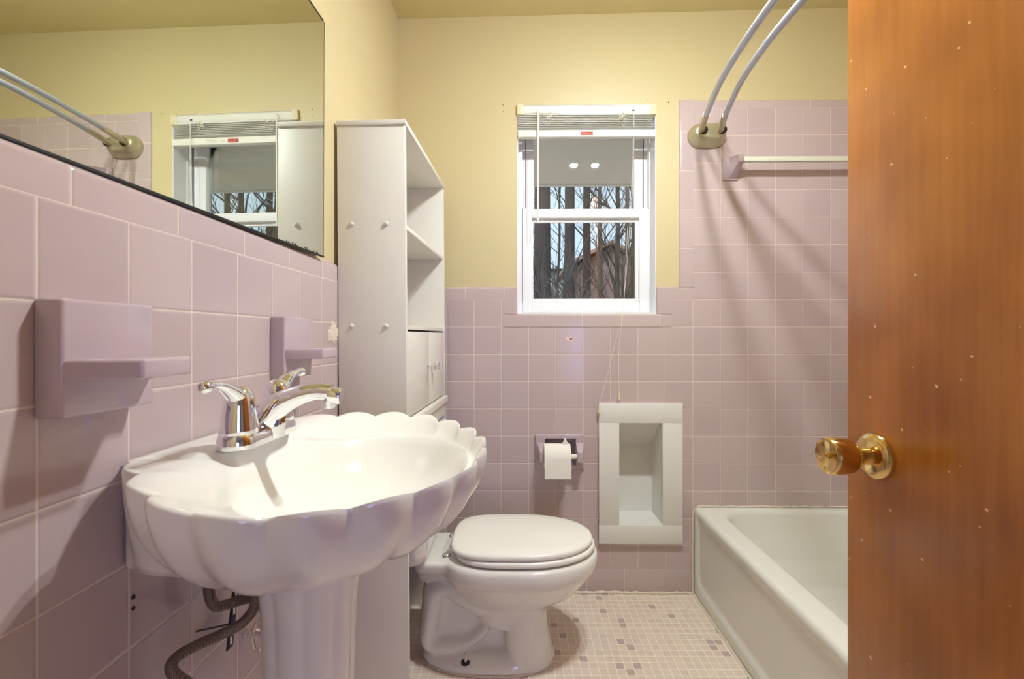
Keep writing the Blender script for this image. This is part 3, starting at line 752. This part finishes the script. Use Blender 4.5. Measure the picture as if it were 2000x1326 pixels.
# deck under the tank
bw.loft([rr(-.325, -.12, .052, .255, .03), rr(-.325, -.10, .080, .290, .03), rr(-.325, -.06, .110, .318, .03), rr(-.325, -.06, .114, .328, .03), rr(-.325, -.06, .114, .346, .03)])
# the trapway
tp = spline([(-.04, TY, .21), (-.11, TY, .185), (-.17, TY, .215), (-.225, TY, .245), (-.268, TY, .225), (-.275, TY, .175), (-.283, TY, .12), (-.285, TY, .07), (-.25, TY, .045)], 6)
bw.tube(tp, [.046 - .010 * i / len(tp) for i in range(len(tp))], 20, sy=2.05, up=(0, 0, 1))
tp = spline([(-.27, TY, .06), (-.20, TY, .06), (-.15, TY, .075), (-.105, TY, .115), (-.08, TY, .15)], 5)
bw.tube(tp, [.032 - .008 * i / len(tp) for i in range(len(tp))], 16, sy=2.5, up=(0, 0, 1))
bw.build('bowl', 'toilet_china', toi, ang=180, mods=(('REMESH', dict(mode='VOXEL', voxel_size=.0055, use_smooth_shade=True)), ('SMOOTH', dict(factor=.5, iterations=7))))
def shell(xb, xf, hw, zs, xc, **kw):
    return [egg(xb + i_, xf - i_, hw - i_, z, xc=xc, **kw) for z, i_ in zs]
MB().loft(shell(-.205, .2445, .167, ((.3565, .004), (.3595, .0), (.368, 0), (.3725, .004)), .01, pb=.55)).build('seat', 'seat_plastic', toi, ang=60)
MB().loft(shell(-.215, .237, .161, ((.3755, .003), (.379, 0), (.386, 0), (.391, .003), (.3935, .010), (.3955, .04), (.3965, .09)), .005, pb=.5)).build('lid', 'seat_plastic', toi, ang=60)
for s_ in (-1, 1):
    hb = MB(); y = TY + s_ * .0695
    hb.lathe([(.014, 0), (.0145, .004), (.012, .009), (.006, .012), (.0005, .0125)], (-.226, y, .346), (0, 0, 1), 18)
    hb.tube([(-.228, y, .354), (-.215, y - s_ * -.002, .366), (-.200, y, .372)], .006, 10)
    hb.build('hinge', 'chrome', toi, ang=60)
bc = MB().lathe([(.0135, 0), (.0135, .004), (.012, .006)], (-.165, TY - .092, .031), (0, 0, 1), 16).build('bolt_washer', 'black', toi)
MB().tube([(-.165, TY - .092, .034), (-.165, TY - .092, .062)], [.0052, .0042], 10).build('floor_bolt', 'caulk', toi)
tk = MB()
tk.loft([rr(-.470 + i_, -.262 - i_ * 1.1, .210 - i_, z, .035) for z, i_ in ((.372, .030), (.377, .016), (.388, .007), (.41, .002), (.50, 0), (.695, 0))])
tk.build('tank', 'toilet_china', toi, ang=60)
MB().loft([rr(-.475 + i_, -.254 - i_, .217 - i_, z, .035) for z, i_ in ((.696, 0), (.718, 0), (.726, .005), (.729, .014))]).build('tank_lid', 'toilet_china', toi, ang=60)
MB().loft([rr(-.42, -.30, .06, .340, .03), rr(-.42, -.30, .06, .376, .03)]).build('tank_gasket', 'black', toi)
cr_ = egg(-.315, .118, .110, .002, xc=-.06, pb=.8); random.seed(12)
MB().tube([Vector(p) + Vector((0, 0, random.uniform(-.001, .001))) for p in cr_[33:62]], [.003 + random.uniform(-.0015, .0018) for _ in cr_[33:62]], 6).build('caulk_line', 'caulk', toi)
pm = MB()
for k in range(5): pm.box(-.2440 + .0006 * k, -.2420 + .0006 * k, TY - .012 + .005 * k, TY - .0085 + .005 * k, .3462, .3468)
pm.build('maker_mark', 'label_print', toi, smooth=False)

# ------------------------------------------------------------------ toilet paper holder and roll
ph = thing('toilet_paper_holder', (.166, D, H - .47), 'mauve ceramic recessed toilet paper holder on the back wall', 'paper holder')
x0, z1 = at(1045.3, 848.8, D - .010); x1, z0 = at(1142.2, 916, D - .010)
hb = panel(MB(), x0, x1, z0, z1, D - .010, D + .006, [(PX0, PX1, PZ0, PZ1)])
hb.build('face_plate', 'pink_ceramic', ph, bevel=.003, seg=3, weld=True)
rc = MB()
PX0 += .0012; PX1 -= .0012; PZ0 += .0012; PZ1 -= .0012
rc.add([(PX0, D - .008, PZ0), (PX1, D - .008, PZ0), (PX1, D - .008, PZ1), (PX0, D - .008, PZ1), (PX0 + .004, D + .055, PZ0 + .004), (PX1 - .004, D + .055, PZ0 + .004), (PX1 - .004, D + .055, PZ1 - .004), (PX0 + .004, D + .055, PZ1 - .004)],
       [(4, 5, 6, 7), (0, 1, 5, 4), (1, 2, 6, 5), (2, 3, 7, 6), (3, 0, 4, 7)])
rc.build('recess', 'pink_ceramic', ph, smooth=False)
ZS = at(0, 889.5, 1.775)[1]
for (a_, b_), (c_, e_) in (((1048.5, 1064), (1055, 1063)), ((1124.5, 1141), (1128, 1139))):
    Xa, Xb = at(a_, 880, D - .01)[0], at(b_, 880, D - .01)[0]; Xc, Xd = at(c_, 880, 1.765)[0], at(e_, 880, 1.765)[0]
    zt, zb_ = ZS + .045, ZS - .022
    MB().loft([[(Xa, D - .008, zb_ + .002), (Xb, D - .008, zb_ + .002), (Xb, D - .008, zt), (Xa, D - .008, zt)], [(Xc, 1.765, zb_), (Xd, 1.765, zb_), (Xd, 1.765, zt - .026), (Xc, 1.765, zt - .026)]]).build('post', 'pink_ceramic', ph, bevel=.0025, seg=2)
MB().tube([(at(1058, 0, 1.775)[0], 1.779, ZS), (at(1126, 0, 1.775)[0], 1.779, ZS), (at(1128, 0, 1.775)[0], 1.779, ZS)], [.0095, .0095, .006], 16).build('roller', 'seat_plastic', ph, ang=60)
rx0, rx1 = at(1063, 0, 1.74)[0], at(1115, 0, 1.74)[0]
rol = thing('toilet_paper_roll', ((rx0 + rx1) / 2, 1.779, ZS), 'white toilet paper roll hanging on the mauve holder', 'toilet paper')
R_ = .049
MB().lathe([(.019, rx0), (R_ - .001, rx0), (R_, rx0 + .001), (R_, rx1 - .001), (R_ - .001, rx1), (.019, rx1)], (0, 1.779, ZS), (1, 0, 0), 48, False, False).build('roll', 'paper', rol, ang=50)
MB().lathe([(.0192, rx0 + .001), (.0192, rx1 - .001)], (0, 1.779, ZS), (1, 0, 0), 24, False, False).build('core', 'cord_cream', rol)
sheet = []
for t in [k / 24 for k in range(25)]:
    if t < .6: a_ = PI * .62 - (PI * .62) * t / .6; sheet.append((1.779 - (R_ + .0012) * math.cos(a_ - 0) if False else 1.779 - (R_ + .0012) * math.cos(a_), ZS + (R_ + .0012) * math.sin(a_)))
    else: sheet.append((1.779 - R_ - .0012 + .002 * (t - .6), ZS - .073 * (t - .6) / .4))
th = .0007
MB().loft([[(x, y, z) for x in (rx0 + .001, rx1 + .0005)] + [(x, y + th, z) for x in (rx1 + .0005, rx0 + .001)] for y, z in sheet]).build('loose_sheet', 'paper', rol, ang=60)
tx, tz = at(1103, 866, 1.775)
cr = MB(); cr.loft([[(tx - .012, 1.772, tz - .002), (tx + .016, 1.772, tz - .004), (tx + .016, 1.777, tz - .004), (tx - .012, 1.777, tz - .002)], [(tx - .004, 1.768, tz + .012), (tx + .007, 1.770, tz + .010), (tx + .008, 1.776, tz + .010), (tx - .003, 1.778, tz + .012)], [(tx - .001, 1.771, tz + .022), (tx + .003, 1.772, tz + .021), (tx + .003, 1.775, tz + .021), (tx - .001, 1.775, tz + .022)]])
cr.build('torn_corner', 'paper', rol, ang=30)

# ------------------------------------------------------------------ white niche box in the back wall
YN = D - .018
nx0, nz1 = at(1170, 787.5, YN); nx1, nz0 = at(1333.5, 1063, YN)
ix0, iz1 = at(1209.5, 826.5, YN); ix1, iz0 = at(1294.5, 1026, YN)
nic = thing('wall_niche', ((nx0 + nx1) / 2, D, nz0), 'white painted wooden recessed box in the back wall beside the tub', 'wall niche')
for a_, b_, c_, e_ in ((nx0, nx1, iz1, nz1), (nx0, nx1, nz0, iz0), (nx0, ix0, iz0, iz1), (ix1, nx1, iz0, iz1)):
    MB().box(a_, b_, YN, D - .0005, c_, e_).build('frame_board', 'white_board', nic, bevel=.0011)
yk = D + .132
zs_ = H - .465 * (yk / 1.97)
nb = MB()
ix0 += .0002; ix1 -= .0002; iz0 += .0002; iz1 -= .0002; YN = D - .0052
nb.add([(ix0, YN + .004, iz0), (ix1, YN + .004, iz0), (ix1, yk, iz0), (ix0, yk, iz0)], [(0, 1, 2, 3)])
ix0 += .0002; ix1 -= .0002; iz0 += .0002; iz1 -= .0002; YN = D - .0052
nb.add([(ix0, YN + .004, iz0), (ix0, yk, iz0), (ix0, yk, zs_), (ix0, YN + .004, iz1)], [(0, 1, 2, 3)])
nb.add([(ix1, YN + .004, iz0), (ix1, yk, iz0), (ix1, yk, zs_), (ix1, YN + .004, iz1)], [(0, 1, 2, 3)])
nb.add([(ix0, yk, iz0), (ix1, yk, iz0), (ix1, yk, zs_), (ix0, yk, zs_)], [(0, 1, 2, 3)])
nb.add([(ix0, YN + .004, iz1), (ix1, YN + .004, iz1), (ix1, yk, zs_), (ix0, yk, zs_)], [(0, 1, 2, 3)])
nb.build('inner_box', 'white_board', nic, smooth=False)

# ------------------------------------------------------------------ bathtub
TX0, TX1, TY0, TY1, TZ = .701, XR - .0135, .314, D - .001, .349
tub = thing('bathtub', ((TX0 + TX1) / 2, (TY0 + TY1) / 2, 0), 'white enamelled alcove bathtub with a panelled apron', 'bathtub')
def rrect(x0, x1, y0, y1, z, r, n=10):
    out = []
    for cx_, cy_, a0 in ((x1 - r, y1 - r, 0), (x0 + r, y1 - r, PI / 2), (x0 + r, y0 + r, PI), (x1 - r, y0 + r, 3 * PI / 2)):
        for k in range(n): a_ = a0 + k / (n - 1) * PI / 2; out.append((cx_ + r * math.cos(a_), cy_ + r * math.sin(a_), z))
    return out
tb = MB()
XA = TX0 + .011               # recessed panel face
rg = [rrect(XA, TX1, TY0, TY1, z, .004) for z in (0, .06, .2, .30)]
rg += [rrect(TX0 + .006, TX1, TY0, TY1, .315, .004), rrect(TX0, TX1, TY0, TY1, .325, .004), rrect(TX0, TX1, TY0, TY1, .331, .004)]
for k in range(1, 6):
    a_ = k / 5 * PI / 2; rg.append(rrect(TX0 + .018 * (1 - math.cos(a_)), TX1, TY0, TY1, TZ - .018 + .018 * math.sin(a_), .004))
ri = (TX0 + .095, TX1 - .05, TY0 + .10, TY1 - .042)
for k in range(0, 6):
    a_ = k / 5 * PI / 2; d_ = .022 * (math.sin(a_) - 1); rg.append(rrect(ri[0] + d_, ri[1] - d_, ri[2] + d_, ri[3] - d_, TZ - .022 * (1 - math.cos(a_)), .10 - d_ * .3))
for z, i_, bk in ((.27, .012, .02), (.18, .030, .06), (.11, .052, .11), (.085, .075, .15), (.075, .11, .19)):
    rg.append(rrect(ri[0] + i_, ri[1] - i_, ri[2] + i_, ri[3] - bk, z, .10 + i_ * .3))
tb.loft(rg)
# raised border of the apron: pillar at each end and a foot along the floor
for y0_, y1_ in ((TY1 - .030, TY1), (TY0, TY0 + .05)): tb.box(TX0, XA + .004, y0_, y1_, 0, .325)
tb.box(TX0, XA + .004, TY0, TY1, 0, .052)
for sy_, yb in ((1, TY1 - .030),):
    for k in range(6):
        t = k / 6; r = .05; a_ = t * PI / 2
        tb.box(TX0, XA + .004, yb - r * (1 - math.sin(a_)) - .001, yb + .001, 0, .052 + r * (1 - math.cos(a_)))
tb.build('tub_shell', 'tub_enamel', tub, ang=180, mods=(('REMESH', dict(mode='VOXEL', voxel_size=.006, use_smooth_shade=True)), ('SMOOTH', dict(factor=.5, iterations=7))))
random.seed(9); ck = MB()
pts = [(TX0 - .001, D - .004, .0)] + [(TX0 - .0025 + random.uniform(-.001, .001), D - .003, z / 20 * .325) for z in range(1, 20)] + [(TX0 + .004, D - .003, .338), (TX0 + .018, D - .003, .350)] + [(TX0 + .02 + (TX1 - TX0 - .02) * i / 50, D - .003, .351 + random.uniform(-.001, .0015)) for i in range(1, 51)]
ck.tube(pts, [.0032 + random.uniform(-.0008, .0012) for _ in pts], 8)
pts = [(TX0 - .001 + random.uniform(-.001, .001), TY0 + (TY1 - TY0) * i / 60, .001) for i in range(61)]
ck.tube(pts, [.0045 + random.uniform(-.001, .0012) for _ in pts], 8)
ck.build('caulk_line', 'caulk', tub)
x_, y_ = at(1342, 1191, 1)[0], 1
yf = H * F / (1191 - CY); xf = at(1342, 1191, yf)[0]
sc_ = MB(); random.seed(21)
for k in range(5):
    a_ = random.uniform(0, 6); blot(sc_, 0, 0, 0, .008, k, .001, 'y', 8)
    o_ = len(sc_.v) - 16
    for i in range(o_, len(sc_.v)):
        vx, vy, vz = sc_.v[i]; sc_.v[i] = (xf + vx * math.cos(a_) + .005 * math.cos(k * 2), yf + vx * math.sin(a_) * .8 + .003 * math.sin(k * 2.4) + vy, .002 + abs(vz) * .5)
so = sc_.build('paper_scrap', 'paper', smooth=False); tag(so, 'tiny crumpled white scrap on the mosaic floor by the tub', 'paper scrap')

# ------------------------------------------------------------------ double curved shower rod
ZRD = H + .805
rod = thing('shower_curtain_rod', (.765, D, ZRD), 'double curved silver shower curtain rod above the tub edge', 'curtain rod')
fx, fz = at(1379, 265, D)
fl_ = MB()
def oval(w, h_, y, z): return [(fx + (w - h_) * (1 if math.cos(a_) > 0 else -1) * min(1, abs(math.cos(a_)) * 4) + h_ * math.cos(a_), y, z + h_ * math.sin(a_)) for a_ in [2 * PI * k / 48 for k in range(48)]]
fl_.loft([oval(.076, .047, D, fz - .004), oval(.076, .047, D - .010, fz - .004), oval(.072, .043, D - .016, fz - .004), oval(.066, .037, D - .020, fz - .003), oval(.064, .035, D - .034, fz), oval(.058, .029, D - .042, fz + .001), oval(.05, .022, D - .045, fz + .001)])
fo = fl_.build('wall_flange', 'satin_nickel', rod, ang=50)
for pts_ in (((1369, 264, 1.80), (1379, 228, 1.66), (1408, 165, 1.44), (1452, 98, 1.255), (1520, 0, 1.075)), ((1406, 264, 1.80), (1417, 228, 1.66), (1450, 160, 1.43), (1501, 92, 1.245), (1577, 0, 1.075))):
    P_ = []
    for px, py, y in pts_:
        x, z = at(px, py, y); P_.append((x, y, ZRD))
    xm = P_[-1][0]
    P_ += [(P_[3][0] - .004, .90, ZRD), (P_[2][0] - .004, .70, ZRD), (P_[1][0], .48, ZRD), (P_[0][0], .325, ZRD)]
    Q_ = spline(P_, 10)
    MB().lathe([(.0165, 0), (.0165, .006), (.011, .008)], (P_[0][0] + .004, D - .046, fz + .002), (0, -1, 0), 20).build('socket', 'black', fo)
    MB().tube([Vector(P_[0]) + Vector((.004, .02, 0))] + Q_[:11], .0118, 14).build('sleeve', 'satin_nickel', rod)
    MB().tube(Q_[8:], .0098, 14).build('rod', 'satin_rod', rod, ang=60)
fl2 = MB()
for v in fl_.v: fl2.v.append((v[0], .311 + (D - v[1]), v[2]))
fl2.f = list(fl_.f); fl2.build('wall_flange', 'satin_nickel', rod, ang=50)

# ------------------------------------------------------------------ towel bar over the tub
ZB = at(0, 316.5, D - .062)[1]
tbar = thing('towel_bar', (1.1, D, ZB), 'milky plastic towel bar on pink ceramic brackets over the tub', 'towel bar')
bx0 = at(1411, 340, D)[0]
for xb0, s_ in ((bx0, 1), (XR - .012, -1)):
    pr_ = [(0.0, ZB + .030), (-.068, ZB + .018), (-.072, ZB - .012), (-.052, ZB - .020), (0.0, ZB - .062)]
    b = MB().box(xb0, xb0 + s_ * .06, D - .006, D + .001, ZB - .062, ZB + .032)
    b.loft([[(xb0 + s_ * (.030 if y < -.03 else .022), D + y, z) for y, z in pr_], [(xb0 + s_ * (.054 if y < -.03 else .058), D + y, z) for y, z in pr_]])
    b.build('bracket', 'pink_ceramic', tbar, bevel=.002)
MB().box(bx0 + .045, XR - .05, D - .069, D - .052, ZB - .0095, ZB + .0095).build('bar', 'bar_plastic', tbar, bevel=.002)

# ------------------------------------------------------------------ wooden door
DX = .518
door = thing('door_1', (DX + .018, .012, 0), 'orange varnished wooden door standing open at the right', 'door', kind='structure')
MB().box(DX, DX + .036, .012, .722, .012, 2.03).build('door_slab', 'varnished_wood', door, bevel=.002)
KY, KZ = .662, H - .1735
kb = MB().lathe([(.0335, 0), (.0335, .004), (.0315, .009), (.024, .0125), (.0125, .0145), (.0115, .024), (.0125, .030)], (DX, KY, KZ), (-1, 0, 0), 40)
ko = kb.build('rosette', 'brass', door, ang=50)
kn = MB().lathe([(.0115, .027), (.0155, .029), (.0205, .034), (.0245, .043), (.0268, .056), (.0270, .066), (.0262, .0715), (.0245, .0735), (.0225, .0722), (.0215, .0715), (.0100, .0690), (.0048, .0680), (.0046, .0725), (.0038, .0732), (.0022, .0728), (.0015, .0700), (.0003, .0698)], (DX, KY, KZ), (-1, 0, 0), 48)
kn.build('knob', 'brass', ko, ang=40)
for z in (.25, 1.05, 1.82):
    MB().tube([(DX - .004, .008, z - .045), (DX - .004, .008, z + .045)], .006, 10).build('hinge', 'brass', door)

# ------------------------------------------------------------------ ceiling light (above the picture)
LXc, LYc = .43, .95
cl = thing('ceiling_light', (LXc, LYc, ceil_z(LXc)), 'two bulb ceiling light fixture in the middle of the ceiling', 'ceiling light')
zc = ceil_z(LXc)
MB().lathe([(.075, .004), (.075, -.012), (.06, -.024), (.02, -.030)], (LXc, LYc, zc), (0, 0, 1), 32).build('canopy', 'satin_nickel', cl, ang=50)
for s_ in (-1, 1):
    bx = LXc + s_ * .07; bz = H + 1.125
    MB().tube([(LXc + s_ * .02, LYc, zc - .02), (bx, LYc, bz + .055)], .007, 10).lathe([(.024, .0006), (.0265, .0006), (.0275, .004), (.027, .03), (.018, .052), (.008, .06), (.008, .058), (.0165, .05), (.0245, .03), (.024, .0006)], (bx, LYc, bz), (0, 0, 1), 24, False, False).build('lamp_holder', 'satin_nickel', cl, ang=50)
    MB().lathe([(.0002, -.0130), (.008, -.0122), (.015, -.0092), (.020, -.0040), (.0225, .0015), (.0225, .004), (.0002, .004)], (bx, LYc, bz), (0, 0, 1), 20, False, False).build('bulb', 'bulb_glow', cl, ang=90)

# ------------------------------------------------------------------ outside
gz = -.45
gr = MB(); NGX, NGY = 14, 10
ringsg = []
for j in range(NGY + 1):
    y = PW + .2 + (46) * (j / NGY) ** 1.5
    ringsg.append([(-9 + 30 * i / NGX, y, gz + max(0, y - 7) ** 1.15 * .085 + .15 * math.sin(i * 1.7 + j)) for i in range(NGX + 1)])
gr.loft(ringsg, False, False, closed=False)
go = gr.build('ground', 'soil', ang=180); tag(go, 'bare brown wooded slope outside the window', 'ground', kind='structure')
ev = MB().box(-3, 4, PW + .165, 3.02, H + 1.003, H + 1.02).box(-3, 4, 3.0, 3.03, H + .995, H + 1.17)
eo = ev.build('roof_eave', 'soffit', smooth=False); tag(eo, 'grey roof overhang seen through the top of the window', 'eave', kind='structure')

def tree(name, px, dist, r0, h_, seed, mat, label, cat, group=None, first=.35, nb=9, spread=.5, lean=0.0, depth=3, sub=4, base=None):
    rd = random.Random(seed)
    x = at(px, 600, dist)[0]
    z0 = gz + max(0, dist - 7) ** 1.15 * .085 - .1
    mb = MB()
    def limb(p, d, ln, r, lev):
        n = 5; pts = [p]; q = Vector(p); dd = Vector(d)
        for k in range(n):
            dd = (dd + Vector((rd.uniform(-.16, .16), rd.uniform(-.16, .16), rd.uniform(-.02, .12)))).normalized(); q = q + dd * ln / n; pts.append(q.copy())
        mb.tube(pts, [r * (1 - .75 * k / n) for k in range(n + 1)], 6 if lev < 2 else 4)
        if lev < depth:
            for k in range(sub + (1 if lev == 0 else 0)):
                t = rd.uniform(.3, 1); i = min(n - 1, int(t * n)); pp = pts[i].lerp(pts[i + 1], t * n - i)
                ax = (dd + Vector((rd.uniform(-1, 1), rd.uniform(-1, 1), rd.uniform(-.2, .7))) * .8).normalized()
                limb(pp, ax, ln * rd.uniform(.4, .65), max(.0035, r * .48), lev + 1)
    P_ = []; n = 12
    wx = rd.uniform(-.02, .02)
    for k in range(n + 1):
        t = k / n; P_.append(Vector((x + lean * t * h_ + .03 * math.sin(k * 1.3 + seed) * t * (r0 < .09), dist + .02 * math.sin(k), z0 + h_ * t)))
    mb.tube(P_, [r0 * (1.25 - .1 * min(1, k / 2) - .5 * k / n) for k in range(n + 1)], 14 if r0 > .06 else 7)
    for k in range(nb):
        t = first + (1 - first) * (k + rd.random() * .6) / nb; i = min(n - 1, int(t * n)); pp = P_[i].lerp(P_[i + 1], t * n - i)
        a_ = rd.uniform(0, 2 * PI); d = Vector((math.cos(a_) * spread * 1.6, math.sin(a_) * spread, .75)).normalized()
        limb(pp, d, h_ * rd.uniform(.16, .3), r0 * (.34 if r0 < .1 else .22), 1)
    o = mb.build(name, mat, smooth=True, ang=60)
    tag(o, label, cat, group); return o
G_ = 'bare trees beyond the window'
tree('tree_trunk', 1059, 6.5, .118, 9.5, 1, 'bark', 'thickest dark tree trunk, left behind the window', 'tree', G_, first=.62, nb=7, depth=2)
tree('tree_trunk', 1112.5, 8.4, .094, 11, 2, 'bark', 'second dark tree trunk from the left behind the window', 'tree', G_, first=.55, nb=8, depth=2)
tree('bare_tree', 1146, 14, .125, 8.5, 3, 'twig', 'forked bare tree between the second trunk and the house gable', 'tree', G_, first=.42, nb=9, spread=.6)
tree('bare_tree', 1206, 9.5, .055, 6.0, 4, 'twig', 'slim bare tree in front of the house gable', 'tree', G_, first=.3, nb=16, spread=.45)
tree('bare_tree', 1238, 8, .06, 6.0, 5, 'twig', 'bare tree at the right edge of the window', 'tree', G_, first=.3, nb=12, spread=.5)
tree('sapling', 1084, 12, .035, 6.5, 6, 'twig', 'thin leaning bare sapling between the two thick trunks', 'tree', G_, first=.4, nb=9, lean=.03)
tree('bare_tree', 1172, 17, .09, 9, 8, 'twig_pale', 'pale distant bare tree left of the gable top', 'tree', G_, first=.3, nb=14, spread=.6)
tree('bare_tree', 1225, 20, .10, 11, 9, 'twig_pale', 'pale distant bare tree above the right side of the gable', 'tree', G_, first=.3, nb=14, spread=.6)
tree('bare_tree', 1035, 16, .08, 9, 10, 'twig', 'distant bare tree left of the thickest trunk', 'tree', G_, first=.3, nb=13, spread=.6)
for k, (px, dist) in enumerate(((1470, 9), (1510, 11.5), (1560, 10), (1610, 12.5), (1660, 10.5))):
    tree('bare_tree', px, dist, .07 + .02 * (k % 2), 7.5, 20 + k, 'twig', 'bare tree outside seen only in the mirror image of the window', 'tree', 'trees seen in the mirror', first=.2, nb=13, spread=.6)
def shrub(px, dist, h_, seed, mat, label, ns=11, spreadx=.5):
    rd = random.Random(seed); mb = MB(); x = at(px, 600, dist)[0]; z0 = gz + max(0, dist - 7) ** 1.15 * .085 - .05
    for k in range(ns):
        q = Vector((x + rd.uniform(-.15, .15), dist + rd.uniform(-.2, .2), z0)); dd = Vector((rd.uniform(-spreadx, spreadx), rd.uniform(-.3, .3), 1)).normalized(); pts = [q.copy()]
        ln = h_ * rd.uniform(.75, 1.15); r = rd.uniform(.007, .015)
        for i in range(9):
            dd = (dd + Vector((rd.uniform(-.12, .12), rd.uniform(-.1, .1), .02))).normalized(); q = q + dd * ln / 9; pts.append(q.copy())
        mb.tube(pts, [r * (1 - .7 * i / 9) for i in range(10)], 5)
        for i in range(2, 9):
            for s_ in range(3):
                d2 = (dd + Vector((rd.uniform(-1, 1), rd.uniform(-.6, .6), rd.uniform(-.1, .9)))).normalized(); p = pts[i]
                p2 = p + d2 * rd.uniform(.15, .5); p3 = p2 + (d2 + Vector((rd.uniform(-.5, .5), 0, rd.uniform(0, .5)))).normalized() * rd.uniform(.1, .35)
                mb.tube([p, p2, p3], [r * .45, r * .32, .0018], 4)
    o = mb.build('bare_shrub', mat, ang=60); tag(o, label, 'shrub', 'bare brush below the window'); return o
shrub(1150, 4.6, 2.6, 31, 'twig', 'dark bare brush right of the second trunk')
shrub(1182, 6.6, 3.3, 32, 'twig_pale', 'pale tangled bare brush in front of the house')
shrub(1212, 5.4, 2.9, 33, 'twig', 'dark twiggy brush under the gable top', ns=13)
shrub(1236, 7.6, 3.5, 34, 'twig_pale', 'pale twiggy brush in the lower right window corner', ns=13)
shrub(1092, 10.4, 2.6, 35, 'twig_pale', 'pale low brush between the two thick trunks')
shrub(1050, 4.2, 2.05, 36, 'evergreen', 'grey green brush at the foot of the thickest trunk', ns=14)

def house():
    Yh = 22.0
    xa_, za_ = at(1192, 478, Yh); xl, zl_ = at(1112, 517, Yh); xr, zr_ = at(1272, 517, Yh)
    o = thing('house', (xa_, Yh, gz), 'brown gabled house behind the bare brush', 'house')
    MB().loft([[(xl + .4, y, gz), (xr - .4, y, gz), (xr - .4, y, zl_ - .05), (xa_, y, za_ - .12), (xl + .4, y, zl_ - .05)] for y in (Yh, Yh + 7)]).build('walls', 'siding', o, smooth=False)
    for s0, s1 in ((xl - .2, zl_ - .09), (xr + .2, zr_ - .09)):
        MB().loft([[(s0, y, s1 - .06), (xa_, y, za_), (xa_, y, za_ + .16), (s0, y, s1 + .12)] for y in (Yh - .4, Yh + 7.3)]).build('roof', 'roofing', o, smooth=False)
house()
sx0, sz1 = at(1076, 526, 31); sx1, _ = at(1104, 526, 31)
sd = thing('shed', ((sx0 + sx1) / 2, 31, gz), 'small grey blue shed between the two thick trunks', 'shed')
MB().box(sx0 - .2, sx1 + .3, 31, 33, gz, sz1 - .1).build('walls', 'shed_paint', sd, smooth=False)
MB().box(sx0 - .3, sx1 + .4, 30.8, 33.2, sz1 - .1, sz1 + .02).build('roof', 'black_steel', sd, smooth=False)

# ------------------------------------------------------------------ light, camera
w = bpy.data.worlds.new('World'); sc.world = w; w.use_nodes = True
bg = w.node_tree.nodes['Background']; bg.inputs[0].default_value = (0.66, 0.83, 1.0, 1); bg.inputs[1].default_value = 0.50
def area(name, loc, rot, sx, sy, e, col):
    l = bpy.data.lights.new(name, 'AREA'); l.shape = 'RECTANGLE'; l.size = sx; l.size_y = sy; l.energy = e; l.color = col
    o = bpy.data.objects.new(name, l); COL.objects.link(o); o.location = loc; o.rotation_euler = rot; return o
area('hall_cool_fill', (.72, -1.88, .93), (math.radians(90), 0, math.radians(12)), .9, .84, 7.2, (0.38, 0.39, 1.0))  # added cool fill behind the camera; no hall window is built
sl_ = bpy.data.lights.new('hazy_sun', 'SUN'); sl_.energy = 2.6; sl_.angle = math.radians(25); sl_.color = (1, .95, .88)
so_ = bpy.data.objects.new('hazy_sun', sl_); COL.objects.link(so_); so_.location = (3, 8, 12); so_.rotation_euler = (math.radians(42), 0, math.radians(-25))
cam = bpy.data.cameras.new('camera'); co = bpy.data.objects.new('camera', cam); COL.objects.link(co)
co.location = (0, 0, H); co.rotation_euler = (math.radians(90), 0, PSI)
cam.sensor_width = 36; cam.lens = F / 2000 * 36
cam.shift_x = -(CX - 1000) / 2000; cam.shift_y = -(663 - CY) / 2000
cam.clip_start = .02; cam.clip_end = 200
cam.dof.use_dof = True; cam.dof.focus_distance = 2.0; cam.dof.aperture_fstop = 9.0
sc.camera = co
sc.view_settings.view_transform = 'Standard'; sc.view_settings.look = 'None'; sc.view_settings.gamma = 1.0; sc.view_settings.use_curve_mapping = False
sc.view_settings.exposure = 1.25
sc.cycles.use_denoising = True
sc.cycles.max_bounces = 10; sc.cycles.diffuse_bounces = 5; sc.cycles.glossy_bounces = 6
sc.cycles.sample_clamp_indirect = 8.0
